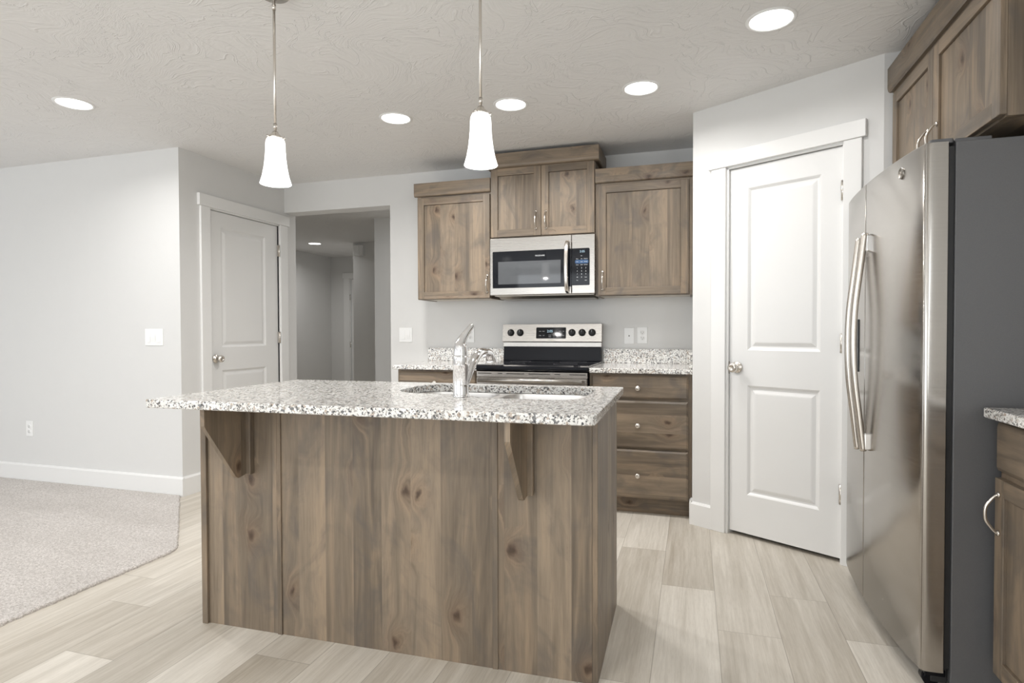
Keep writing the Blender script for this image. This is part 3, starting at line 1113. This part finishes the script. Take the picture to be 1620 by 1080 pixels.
# faucet
FX, FY = -0.526, -2.360
t = thing('kitchen_faucet', 'chrome single lever kitchen faucet standing on the island top', 'faucet', (FX, FY, CT))
bm = nb()
lathe(bm, [(0.0, 0.0), (0.031, 0.0), (0.0315, 0.003), (0.030, 0.006), (0.0285, 0.010), (0.0283, 0.113), (0.0292, 0.114), (0.0292, 0.1165), (0.0280, 0.118),
           (0.0278, 0.142), (0.0268, 0.147), (0.0, 0.147)], (FX, FY, CT), (0, 0, 1), 40, cap=False)
fb = obj('faucet_body', bm, M['chrome'], t)
bm = nb()
# lever: domed cap that narrows and leans over to the right
cen = bez([(FX, FY, CT + 0.149), (FX + 0.000, FY + 0.001, CT + 0.172), (FX - 0.001, FY + 0.004, CT + 0.190), (FX + 0.006, FY + 0.010, CT + 0.212), (FX + 0.018, FY + 0.02, CT + 0.236), (FX + 0.028, FY + 0.030, CT + 0.252), (FX + 0.034, FY + 0.036, CT + 0.259)], 8)
rr_ = [(0, 0.0266), (0.10, 0.0262), (0.25, 0.0245), (0.42, 0.0185), (0.55, 0.0135), (0.70, 0.0110), (0.85, 0.0100), (0.95, 0.0085), (1.0, 0.003)]
def interp(t_, tab):
    for (a, b), (c, d_) in zip(tab[:-1], tab[1:]):
        if t_ <= c: return b + (d_ - b) * (t_ - a) / (c - a)
    return tab[-1][1]
k = len(cen) - 1
tube(bm, cen, [interp(i / k, rr_) for i in range(k + 1)], 28)
obj('lever_handle', bm, M['chrome'], t)
bm = nb()
cen = bez([(FX + 0.006, FY + 0.018, CT + 0.030), (FX + 0.013, FY + 0.040, CT + 0.075), (FX + 0.020, FY + 0.075, CT + 0.122), (FX + 0.026, FY + 0.115, CT + 0.150),
           (FX + 0.030, FY + 0.160, CT + 0.157), (FX + 0.030, FY + 0.200, CT + 0.150)], 8)
k = len(cen) - 1
tube(bm, cen, [0.0125 + 0.004 * math.sin(math.pi * min(1, i / k * 1.1)) for i in range(k + 1)], 20)
obj('spout', bm, M['chrome'], t)
bm = nb()
cen = bez([(FX + 0.029, FY + 0.170, CT + 0.152), (FX + 0.034, FY + 0.205, CT + 0.148), (FX + 0.037, FY + 0.225, CT + 0.128), (FX + 0.038, FY + 0.230, CT + 0.112)], 8)
k = len(cen) - 1
tube(bm, cen, [interp(i / k, [(0, 0.013), (0.35, 0.0185), (0.75, 0.0215), (0.97, 0.0225), (1, 0.020)]) for i in range(k + 1)], 24)
obj('spray_head', bm, M['chrome'], t)

# ------------------------------------------------------------------ electric range
t = thing('electric_range', 'freestanding stainless electric range with black glass cooktop', 'stove', (-0.731, -0.33, 0))
r0, r1 = -1.1065, -0.3555
bm = nb()
box(bm, BK, r0 + 0.003, r1 - 0.003, 0.03, 0.625, 0.03, 0.890)
box(bm, BK, r0 + 0.03, r1 - 0.03, 0.05, 0.60, 0.0, 0.03)
obj('range_body', bm, M['black'], t, weld=False)
bm = nb()
prism(bm, BK, [(0.085, 0.893), (0.640, 0.885), (0.655, 0.890), (0.660, 0.902), (0.655, 0.918), (0.640, 0.926), (0.085, 0.926)], r0, r1, 0, 'nz')
for f in bm.faces: f.smooth = False
obj('glass_cooktop', bm, M['blackg'], t)
bp_ = plain('burner_print', (0.10, 0.10, 0.11), 0.3)
for cx, cy, rr2 in ((-0.93, 0.20, 0.075), (-0.54, 0.20, 0.095), (-0.93, 0.47, 0.105), (-0.54, 0.47, 0.08)):
    bm = nb()
    lathe(bm, [(rr2 - 0.0015, 0), (rr2 - 0.0015, 0.0003), (rr2, 0.0003), (rr2, 0)], BK(cx, cy, 0.9261), (0, 0, 1), 48, cap=False)
    obj('burner_ring', bm, bp_, t)
# back guard
bm = nb()
prism(bm, BK, [(0.022, 0.926), (0.088, 0.926), (0.078, 1.030), (0.022, 1.030)], r0 + 0.008, r1 - 0.006, 0, 'nz')
box(bm, BK, r0 + 0.008, r1 - 0.006, 0.06, 0.094, 0.926, 0.936, 0.003)
obj('lower_backguard', bm, M['black'], t, weld=False)
bm = nb()
box(bm, BK, r0 + 0.002, r1 - 0.001, 0.022, 0.072, 1.0305, 1.064, 0.002)
prism(bm, BK, [(0.022, 1.064), (0.078, 1.064), (0.090, 1.070), (0.074, 1.198), (0.022, 1.200)], r0 + 0.0, r1 + 0.001, 0, 'nz')
cpn = obj('control_panel', bm, M['steel2'], t, weld=False)
RB = Fr(BK(0, 0.0905, 1.070), (1, 0, 0), (0, -1, 0))
sl = math.atan2(0.016, 0.128)


class Tilt:
    def __init__(s, base, ang):
        s.b, s.a = base, ang
        s.u = base.u
        s.n = (base.n * math.cos(ang) + Vector((0, 0, 1)) * math.sin(ang)).normalized()
        s.z = (Vector((0, 0, 1)) * math.cos(ang) - base.n * math.sin(ang)).normalized()

    def __call__(s, u, n, z):
        return s.b.o + s.u * u + s.n * n + s.z * z


TP = Tilt(RB, sl)
bm = nb()
prism(bm, TP, rpoly([(-0.843, 0.022, 0.006), (-0.617, 0.022, 0.006), (-0.617, 0.105, 0.006), (-0.843, 0.105, 0.006)], 4), -0.001, 0.0018, 0, 'uz')
dsp = obj('display_panel', bm, M['blackg'], cpn)
text('clock_digits', '2:05', M['display'], TP, -0.738, 0.0022, 0.076, 0.026, dsp)
for u, z, s in ((-0.812, 0.076, 'Bake'), (-0.786, 0.076, 'Broil'), (-0.812, 0.045, 'Keep'), (-0.786, 0.045, 'Self'), (-0.738, 0.048, 'Timer'), (-0.738, 0.036, 'Clock'),
                (-0.690, 0.076, '^'), (-0.690, 0.045, 'v'), (-0.660, 0.076, 'Oven'), (-0.636, 0.076, 'On'), (-0.660, 0.045, 'Light'), (-0.636, 0.045, 'Off')):
    text('legend', s, M['text'], TP, u, 0.0022, z, 0.0085, dsp)
text('maker_lettering', 'FRIGIDAIRE', M['texto'], TP, -0.730, 0.0006, 0.010, 0.0095, cpn)
for u in (-1.041, -0.968, -0.572, -0.497, -0.424):
    bm = nb()
    lathe(bm, [(0.0, 0.0), (0.0265, 0.0), (0.0265, 0.004), (0.0225, 0.006), (0.0205, 0.020), (0.018, 0.022), (0.0, 0.022)], TP(u, 0.0, 0.066), TP.n, 28, cap=False)
    box(bm, TP, u - 0.0035, u + 0.0035, 0.020, 0.027, 0.066 - 0.019, 0.066 + 0.019, 0.001)
    kn = obj('control_knob', bm, M['blackm'], cpn, weld=False)
    bm = nb()
    box(bm, TP, u - 0.0007, u + 0.0007, 0.0268, 0.0274, 0.066, 0.066 + 0.017)
    obj('pointer_mark', bm, M['text'], kn)
# front: vent strip, door, handle, drawer
bm = nb()
box(bm, BK, r0 + 0.002, r1 - 0.004, 0.626, 0.655, 0.845, 0.882, 0.003)
vs_ = obj('vent_trim', bm, M['steel2'], t)
for a, b in ((-1.095, -1.000), (-0.955, -0.925), (-0.895, -0.775), (-0.745, -0.600), (-0.572, -0.535), (-0.475, -0.370)):
    bm = nb()
    box(bm, BK, a, b, 0.6545, 0.6556, 0.867, 0.872)
    obj('vent_slot', bm, M['cavity'], vs_)
bm = nb()
box(bm, BK, r0 + 0.004, r1 - 0.006, 0.626, 0.662, 0.285, 0.842, 0.004)
od = obj('oven_door', bm, M['steel2'], t)
bm = nb(); box(bm, BK, r0 + 0.12, r1 - 0.12, 0.6615, 0.664, 0.42, 0.70, 0.001)
obj('oven_window', bm, M['blackg'], od)
bm = nb()
tube(bm, [BK(r0 + 0.03, 0.705, 0.828), BK(r1 - 0.03, 0.705, 0.828)], 0.0135, 16)
for q in (r0 + 0.05, r1 - 0.05): box(bm, BK, q - 0.012, q + 0.012, 0.661, 0.700, 0.818, 0.838, 0.002)
obj('oven_handle', bm, M['steel2'], od, weld=False)
bm = nb(); box(bm, BK, r0 + 0.004, r1 - 0.006, 0.626, 0.658, 0.075, 0.280, 0.004)
obj('storage_drawer', bm, M['steel2'], t)

# ------------------------------------------------------------------ microwave
t = thing('microwave_oven', 'stainless over-the-range microwave with black glass door', 'microwave', (-0.738, -0.17, 1.400))
m0, m1 = -1.1150, -0.3650
bm = nb()
box(bm, BK, m0 + 0.002, m1 - 0.0, 0.002, 0.315, 1.412, 1.8105)
obj('microwave_body', bm, M['blackm'], t)
bm = nb()
prism(bm, BK, [(0.05, 1.376), (0.24, 1.380), (0.30, 1.410), (0.02, 1.410)], m0 + 0.045, m1 - 0.02, 0, 'nz')
box(bm, BK, m0 + 0.02, m1 - 0.01, 0.02, 0.30, 1.398, 1.411)
obj('underside_vent', bm, M['nickel_dk'], t, weld=False)
bm = nb()
sp_ = -0.522
box(bm, BK, m0, sp_ - 0.001, 0.316, 0.347, 1.403, 1.807, 0.004)
md = obj('microwave_door', bm, M['steel2'], t)
bm = nb()
box(bm, BK, sp_ + 0.001, m1 + 0.004, 0.316, 0.347, 1.403, 1.807, 0.004)
cp2 = obj('control_side', bm, M['steel2'], t)
bm = nb()
prism(bm, BK, rpoly([(-1.094, 1.453, 0.004), (sp_ - 0.0015, 1.453, 0.0), (sp_ - 0.0015, 1.713, 0.0), (-1.094, 1.713, 0.006)], 4), 0.3465, 0.3490, 0, 'uz')
mg = obj('door_glass', bm, M['blackg'], md)
bm = nb()
prism(bm, BK, rpoly([(-1.052, 1.480, 0.002), (-0.598, 1.480, 0.002), (-0.598, 1.640, 0.002), (-1.052, 1.640, 0.002)], 3), 0.3488, 0.3496, 0, 'uz')
obj('door_window', bm, M['winglass'], mg)
text('maker_lettering', 'FRIGIDAIRE', M['text'], BK, -0.745, 0.3493, 1.674, 0.0135, mg)
bm = nb()
prism(bm, BK, rpoly([(sp_ + 0.0015, 1.460, 0.0), (-0.397, 1.460, 0.008), (-0.397, 1.713, 0.008), (sp_ + 0.0015, 1.713, 0.0)], 4), 0.3465, 0.3490, 0, 'uz')
kp = obj('keypad', bm, M['blackg'], cp2)
text('clock_digits', '2:05', M['display'], BK, -0.447, 0.3493, 1.690, 0.021, kp)
M['bluekey'] = N('blue_lit_key').fin((0.02, 0.06, 0.14), 0.3, Emission_Color=(0.02, 0.14, 0.36), Emission_Strength=0.22)
bm = nb(); prism(bm, BK, rpoly([(-0.497, 1.609, 0.008), (-0.405, 1.609, 0.008), (-0.405, 1.633, 0.008), (-0.497, 1.633, 0.008)], 3), 0.3488, 0.3492, 0, 'uz')
obj('lit_key_row', bm, M['bluekey'], kp)
rows = [(1.661, ['', 'Fan', '']), (1.641, ['Stop', 'Soft', 'Popcorn']), (1.621, ['Melt', 'Auto', 'Reheat']), (1.600, ['Timer', 'Cook', 'Defrost']), (1.578, ['1', '2', '3']), (1.557, ['4', '5', '6']),
        (1.536, ['7', '8', '9']), (1.515, ['Off', '0', 'Start']), (1.494, ['Fan', '', 'Light'])]
for z, tx in rows:
    for u, s in zip((-0.482, -0.452, -0.423), tx):
        if s: text('key_legend', s, M['text'], BK, u, 0.3495, z, 0.0115 if len(s) == 1 else 0.0078, kp)
bm = nb()
cen = bez([BK(-0.550, 0.350, 1.764), BK(-0.551, 0.368, 1.750), BK(-0.552, 0.386, 1.700), BK(-0.553, 0.394, 1.590), BK(-0.552, 0.386, 1.480), BK(-0.551, 0.368, 1.428), BK(-0.550, 0.350, 1.414)], 8)
tube(bm, cen, 0.0135, 16, flat=0.55, ref=(1, 0, 0))
obj('door_handle', bm, M['nickel'], md)

# ------------------------------------------------------------------ refrigerator
t = thing('refrigerator', 'side by side stainless refrigerator with bowed doors and dark grey sides', 'refrigerator', (1.38, -1.715, 0))
bm = nb()
box(bm, WORLD, 1.058, 1.715, -2.168, -1.262, 0.025, 1.738, 0.003)
obj('fridge_body', bm, M['fside'], t)
bm = nb()
box(bm, WORLD, 1.030, 1.0575, -2.160, -1.270, 0.07, 1.725)
obj('door_gasket', bm, M['blackm'], t)
cur = [(-2.1815, 1.033), (-2.1835, 0.990), (-2.181, 0.976), (-2.172, 0.9685), (-2.094, 0.957), (-1.968, 0.9455), (-1.80, 0.938), (-1.722, 0.9365), (-1.664, 0.9368)]
cur2 = [(-1.656, 0.9370), (-1.60, 0.938), (-1.527, 0.9405), (-1.45, 0.9445), (-1.375, 0.950), (-1.300, 0.958), (-1.272, 0.964), (-1.2625, 0.978), (-1.2605, 1.033)]


def fdoor(name, c, z0, z1):
    mid = bez([(p[1], p[0], 0) for p in c], 6)
    pts = [(p.x, p.y) for p in mid]
    # close at the back, slightly inside
    pts = pts + [(1.0345, c[-1][0]), (1.0345, c[0][0])]
    k = len(pts)
    bm = nb()
    e = 0.004
    cx = sum(p[0] for p in pts) / k; cy = sum(p[1] for p in pts) / k
    def ins(d): return [(p[0] + (d if p[0] < 1.03 else 0) , p[1] + d * (1 if p[1] < cy else -1) * (1 if abs(p[1] - cy) > abs(c[0][0] - c[-1][0]) / 2 - 0.012 else 0)) for p in pts]
    ringwall(bm, WORLD, pts, z0 + e, pts, z1 - e, 0, True)
    ringwall(bm, WORLD, pts, z1 - e, ins(e), z1, 0, False)
    ringwall(bm, WORLD, pts, z0 + e, ins(e), z0, 0, False)
    for z in (z0, z1):
        bm.faces.new([bm.verts.new((p[0], p[1], z)) for p in ins(e)])
    return obj(name, bm, M['steel'], t)


fd = fdoor('fridge_door', cur, 0.066, 1.735)
fz = fdoor('freezer_door', cur2, 0.066, 1.735)


def bar(par, y, x_off, z0, z1):
    bm = nb()
    zc = (z0 + z1) / 2
    cen = bez([(0.922 + x_off, y, z0), (0.906 + x_off, y, z0 + 0.14), (0.889 + x_off, y, z0 + 0.29), (0.884 + x_off, y, zc), (0.889 + x_off, y, z1 - 0.29), (0.906 + x_off, y, z1 - 0.14), (0.922 + x_off, y, z1)], 8)
    tube(bm, cen, 0.0145, 18, flat=0.85, ref=(0, 1, 0))
    h = obj('door_handle', bm, M['nickel'], par)
    for z in (z0 + 0.004, z1 - 0.072):
        bm = nb()
        box(bm, WORLD, 0.924 + x_off, 0.944 + x_off, y - 0.013, y + 0.013, z, z + 0.066, 0.004)
        obj('handle_mount', bm, M['chrome'], h)


bar(fd, -1.708, 0.000, 0.672, 1.530)
bar(fz, -1.604, 0.004, 0.660, 1.524)
bm = nb()
box(bm, WORLD, 0.935, 0.950, -1.563, -1.360, 0.975, 1.195, 0.003)
dp = obj('ice_dispenser', bm, M['blackg'], fz)
# round badge
BO = Vector((0.9510, -2.030, 1.681))
BN = Vector((-0.995, -0.10, 0)).normalized()
bm = nb()
lathe(bm, [(0.0, 0.0018), (0.0155, 0.0018), (0.0165, 0.0030), (0.0185, 0.0030), (0.0192, 0.0), (0.0192, -0.002)], BO, BN, 36, cap=False)
bg = obj('round_badge', bm, M['badge'], fd)
bm = nb()
e1 = Vector((0, 0, 1)).cross(BN).normalized()
for cx, cz in ((-0.0045, 0.001), (0.0045, -0.001)):
    ring = [BO + BN * 0.0022 + e1 * (cx + 0.0042 * math.cos(a)) + Vector((0, 0, cz + 0.0052 * math.sin(a))) for a in [i * math.pi / 10 for i in range(21)]]
    tube(bm, ring, 0.0007, 6)
obj('badge_monogram', bm, M['nickel'], bg)
# hinge covers
bm = nb()
box(bm, WORLD, 1.062, 1.16, -2.150, -2.075, 1.7385, 1.752, 0.003)
prism(bm, WORLD, rpoly([(0.990, -2.168, 0.008), (1.05, -2.168, 0.008), (1.075, -2.110, 0.004), (1.00, -2.075, 0.015)], 4), 1.7352, 1.748, 0, 'un')
obj('hinge_cover', bm, M['fside'], t, weld=False)
bm = nb()
box(bm, WORLD, 1.010, 1.056, -2.150, -1.290, 0.018, 0.064, 0.003)
obj('toe_grille', bm, M['blackm'], t)
for y in (-2.125, -1.31):
    bm = nb()
    tube(bm, [(1.012, y - 0.022, 0.021), (1.012, y + 0.022, 0.021)], 0.021, 20)
    box(bm, WORLD, 0.992, 1.05, y - 0.032, y + 0.030, 0.040, 0.062, 0.004)
    obj('roller_foot', bm, M['black'], t, weld=False)
for y in (-2.125, -1.31):
    bm = nb(); lathe(bm, [(0.0, 0), (0.018, 0), (0.018, 0.0255), (0.0, 0.0255)], (1.66, y, 0), n=16, cap=False)
    obj('rear_foot', bm, M['blackm'], t)

# ------------------------------------------------------------------ cabinet above the refrigerator
t = thing('wall_cabinet', 'deep stained wood cabinet with two doors above the refrigerator', 'cabinet', (1.46, -1.72, 1.79))
# RT frame: u = -y, n = distance from the right wall; door fronts at x = 1.148 -> n = 0.622
RF = 0.602
bm = nb()
carcass(RT, 1.222, 2.206, RF, 1.785, 2.262, VY, t)
bm = nb()
box(bm, RT, 2.2065, 2.2255, 0.001, 0.604, 1.785, 2.425, 0.001, 0)
obj('end_panel', bm, [M['wv']], t)
d = shaker(RT, 1.228, 1.7005, 1.792, 2.226, RF, VY, t)
pull(RT, 1.664, 1.862, RF + 0.020, d, proud=0.034)
d = shaker(RT, 1.7035, 2.222, 1.792, 2.226, RF, VY, t)
pull(RT, 1.748, 1.862, RF + 0.020, d, proud=0.034)
bm = nb()
prism(bm, RT, [(RF, 2.242), (RF + 0.026, 2.242), (RF + 0.033, 2.248), (RF + 0.036, 2.262), (RF + 0.036, 2.352), (RF, 2.352)], 1.2085, 2.2065, 1, 'nz')
box(bm, RT, 1.2085, 2.2065, RF, RF + 0.012, 2.228, 2.242, 0, 1)
obj('crown_moulding', bm, VY, t, weld=False)

# ------------------------------------------------------------------ right-hand run
t = thing('base_cabinet', 'stained wood base cabinet with a wide drawer over a panelled door, beside the refrigerator', 'cabinet', (1.46, -2.6, 0))
carcass(RT, 2.212, 3.10, RF, 0.105, 0.882, VY, t, mid=[0.717])
toe(RT, 2.215, 3.097, 0.548, VY, t)
d = slab_front(RT, 2.219, 3.094, 0.727, 0.871, RF, [M['wy']], t); knob(RT, 2.656, 0.80, RF + 0.02, d)
d = shaker(RT, 2.221, 2.655, 0.112, 0.706, RF, VY, t)
pull(RT, 2.2485, 0.602, RF + 0.020, d, L=0.115, proud=0.034)
d = shaker(RT, 2.659, 3.094, 0.112, 0.706, RF, VY, t)
pull(RT, 3.065, 0.602, RF + 0.020, d)
o = slab('granite_worktop', RT, 2.205, 3.12, 0.002, 0.647, CB, CT, (0, 0, 0.012, 0.004))
top(o, 'speckled granite countertop at the right edge beside the refrigerator', 'worktop')


# ------------------------------------------------------------------ lights in the ceiling
def can(x, y, label, power, r=0.083, group='round recessed ceiling lights'):
    t = thing('recessed_light', label, 'ceiling light', (x, y, H), 0, group)
    bm = nb()
    lathe(bm, [(r - 0.004, 0.006), (r, -0.003), (r + 0.004, -0.0055), (r + 0.014, -0.004), (r + 0.017, -0.0005)], (x, y, H), (0, 0, 1), 48, cap=False)
    obj('trim_ring', bm, M['plastic'], t)
    bm = nb()
    lathe(bm, [(0.0, -0.0022), (r - 0.001, -0.0018)], (x, y, H), (0, 0, 1), 48, cap=False)
    obj('lens', bm, M['lens'], t)
    l = area('can_light_glow', (x, y, H - 0.012), (x, y, 0), 2 * r * 0.95, 0, power, (1, 0.985, 0.965), 'DISK', 160)
    return t


can(-3.031, -1.892, 'round recessed ceiling light at far left, above the carpet', CAN_W * 0.8)
can(-1.432, -1.143, 'round recessed ceiling light leftmost of the row before the upper cabinets', CAN_W * 1.05)
can(-0.710, -1.142, 'round recessed ceiling light just right of the right-hand pendant rod', CAN_W * 0.9)
can(0.011, -1.151, 'round recessed ceiling light rightmost of the row, near the pantry wall corner', CAN_W * 0.5)
can(0.580, -1.686, 'largest round recessed ceiling light, top right in front of the pantry door', CAN_W * 0.38)
for x, y in ((-2.9, -4.4), (-0.9, -4.4), (-4.9, -4.4), (-2.9, -6.4), (-0.4, -6.4)):  # unseen lights added to brighten the floor and ceiling
    can(x, y, 'added round recessed ceiling light, unseen, on the living room side', CAN_W * 0.95)
can(-4.990, 3.031, 'small round recessed light in the dim hallway ceiling', HALL_W, 0.083)


can(-2.45, 0.75, 'added round recessed ceiling light just inside the hallway, hidden by the opening header', 4.0)  # extra unseen light, added to lift the near hallway wall


def pendant(x, y, label):
    t = thing('pendant_light', label, 'pendant light', (x, y, 1.706), 0, 'pendant lights over the island')
    K = 0.964
    def zz(z): return 1.152 + (z - 1.152) * K
    bm = nb()
    lathe(bm, [(0.0, H - 0.001), (0.060, H - 0.001), (0.060, H - 0.012), (0.053, H - 0.020), (0.014, H - 0.024), (0.010, H - 0.028), (0.010, H - 0.034), (0.0, H - 0.034)], (x, y, 0), n=32, cap=False)
    obj('canopy', bm, M['nickel'], t)
    bm = nb()
    tube(bm, [(x, y, zz(1.918)), (x, y, H - 0.03)], 0.0050, 14)
    for z in (H - 0.062, zz(1.950)):
        tube(bm, [(x, y, z - 0.010), (x, y, z + 0.010)], 0.0068, 14)
    obj('rod', bm, M['nickel'], t, weld=False)
    bm = nb()
    lathe(bm, [(r_ * K, zz(z)) for r_, z in [(0.0, 1.930), (0.010, 1.930), (0.014, 1.922), (0.022, 1.914), (0.028, 1.909), (0.029, 1.902), (0.0, 1.902)]], (x, y, 0), n=32, cap=False)
    obj('shade_cap', bm, M['nickel'], t)
    for k3 in range(3):
        a = math.radians(20 + 120 * k3)
        bm = nb()
        c = Vector((x, y, zz(1.905)))
        d = Vector((math.cos(a), math.sin(a), 0))
        lathe(bm, [(0.0, 0.0), (0.003, 0.0), (0.003, 0.006), (0.005, 0.007), (0.005, 0.010), (0.0, 0.0105)], c + d * 0.0265, d, 12, cap=False)
        obj('thumb_screw', bm, M['nickel'], t)
    prof = [(0.0240, 1.905), (0.0310, 1.901), (0.0350, 1.892), (0.0366, 1.878), (0.0372, 1.855), (0.0392, 1.825), (0.0435, 1.790), (0.0496, 1.758), (0.0565, 1.734), (0.0590, 1.727)]
    inn = [(0.0572, 1.7265), (0.0545, 1.734), (0.0478, 1.758), (0.0418, 1.790), (0.0376, 1.825), (0.0356, 1.855), (0.0345, 1.880), (0.0230, 1.900)]
    prof = [(a * K, zz(b)) for a, b in prof]
    inn = [(a * K, zz(b)) for a, b in inn]
    bm = nb()
    lathe(bm, prof, (x, y, 0), n=48, cap=False)
    lathe(bm, [prof[-1], inn[0]], (x, y, 0), n=48, cap=False)
    lathe(bm, inn, (x, y, 0), n=48, mi=1, cap=False)
    obj('glass_shade', bm, [M['shade'], M['shadein']], t)
    bm = nb()
    lathe(bm, [(a * K, zz(b)) for a, b in [(0.0, 1.802), (0.010, 1.804), (0.020, 1.813), (0.0235, 1.826), (0.021, 1.842), (0.014, 1.860), (0.011, 1.895)]], (x, y, 0), n=20, cap=False)
    obj('bulb', bm, M['bulb'], t)
    l = bpy.data.lights.new('pendant_glow', 'POINT')
    l.energy = PEND_W
    l.color = (1, 0.98, 0.96)
    l.shadow_soft_size = 0.028
    lo = bpy.data.objects.new('pendant_glow', l)
    COL.objects.link(lo)
    lo.location = (x, y, 1.725)


pendant(-1.227, -2.470, 'nickel rod pendant with lit white glass shade, the left one over the island')
pendant(-0.4055, -2.470, 'nickel rod pendant with lit white glass shade, the right one nearer the cabinets')


# ------------------------------------------------------------------ switches and outlets
def plate(bm, F, u, z, w, h=0.118):
    box(bm, F, u - w / 2, u + w / 2, 0.0, 0.0055, z - h / 2, z + h / 2, 0.0025)


def switch(F, u, z, k, label):
    w = 0.070 + 0.046 * (k - 1)
    t = thing('light_switch', label, 'light switch', F(u, 0, z))
    bm = nb(); plate(bm, F, u, z, w)
    obj('cover_plate', bm, M['plastic'], t)
    for i in range(k):
        uu = u + (i - (k - 1) / 2) * 0.046
        bm = nb()
        prism(bm, F, [(0.0052, z - 0.034), (0.0075, z - 0.034), (0.0105, z + 0.0), (0.0075, z + 0.034), (0.0052, z + 0.034)] if i % 2 else [(0.0052, z - 0.034), (0.0105, z - 0.034), (0.0065, z + 0.034), (0.0052, z + 0.034)], uu - 0.0165, uu + 0.0165, 0, 'nz')
        obj('rocker', bm, M['plastic'], t)
    return t


def outlet(F, u, z, label):
    t = thing('wall_outlet', label, 'outlet', F(u, 0, z))
    bm = nb(); plate(bm, F, u, z, 0.072)
    obj('cover_plate', bm, M['plastic'], t)
    for s in (-1, 1):
        bm = nb()
        lathe(bm, [(0.0, 0.0072), (0.0155, 0.0072), (0.0168, 0.0055), (0.0168, 0.005)], F(u, 0, z + s * 0.0195), F.n, 24, cap=False)
        rc = obj('receptacle', bm, M['plastic'], t)
        bm = nb()
        box(bm, F, u - 0.0072, u - 0.0050, 0.0068, 0.0077, z + s * 0.0195 - 0.002, z + s * 0.0195 + 0.0065)
        box(bm, F, u + 0.0050, u + 0.0072, 0.0068, 0.0077, z + s * 0.0195 - 0.002, z + s * 0.0195 + 0.0065)
        lathe(bm, [(0.0, 0.0077), (0.0026, 0.0077), (0.0026, 0.0068)], F(u, 0, z + s * 0.0195 - 0.008), F.n, 12, cap=False)
        obj('slots', bm, M['slot'], rc, weld=False)
    return t


switch(LW, -3.366, 1.113, 3, 'white triple rocker light switch on the left wall')
outlet(LW, -4.615, 0.408, 'white duplex outlet low on the left wall above the carpet')
switch(BK, -1.964, 1.119, 2, 'white double rocker light switch beside the hall opening')
outlet(BK, -1.402, 1.119, 'white duplex outlet on the back wall behind the faucet')
t = thing('cable_plate', 'blank white wall plate with one small dark jack, beside the range', 'wall plate', BK(-0.167, 0, 1.111))
bm = nb(); plate(bm, BK, -0.167, 1.111, 0.070)
obj('cover_plate', bm, M['plastic'], t)
bm = nb(); lathe(bm, [(0.0, 0.009), (0.0045, 0.009), (0.0045, 0.005)], BK(-0.167, 0, 1.111), BK.n, 16, cap=False)
obj('jack', bm, M['slot'], t)
outlet(BK, -0.073, 1.115, 'white duplex outlet on the back wall nearest the pantry corner')
# hall chime
HC = Fr((0, 3.15, 0), (1, 0, 0), (0, -1, 0))
t = thing('door_chime', 'small white chime box high on the dim hallway wall', 'door chime', HC(-4.325, 0, 2.31))
bm = nb()
box(bm, HC, -4.405, -4.245, 0, 0.045, 2.235, 2.385, 0.008)
obj('chime_housing', bm, M['plastic'], t)
bm = nb()
box(bm, HC, -4.350, -4.300, 0.044, 0.055, 2.240, 2.380, 0.004)
obj('chime_cover', bm, M['plastic'], t)
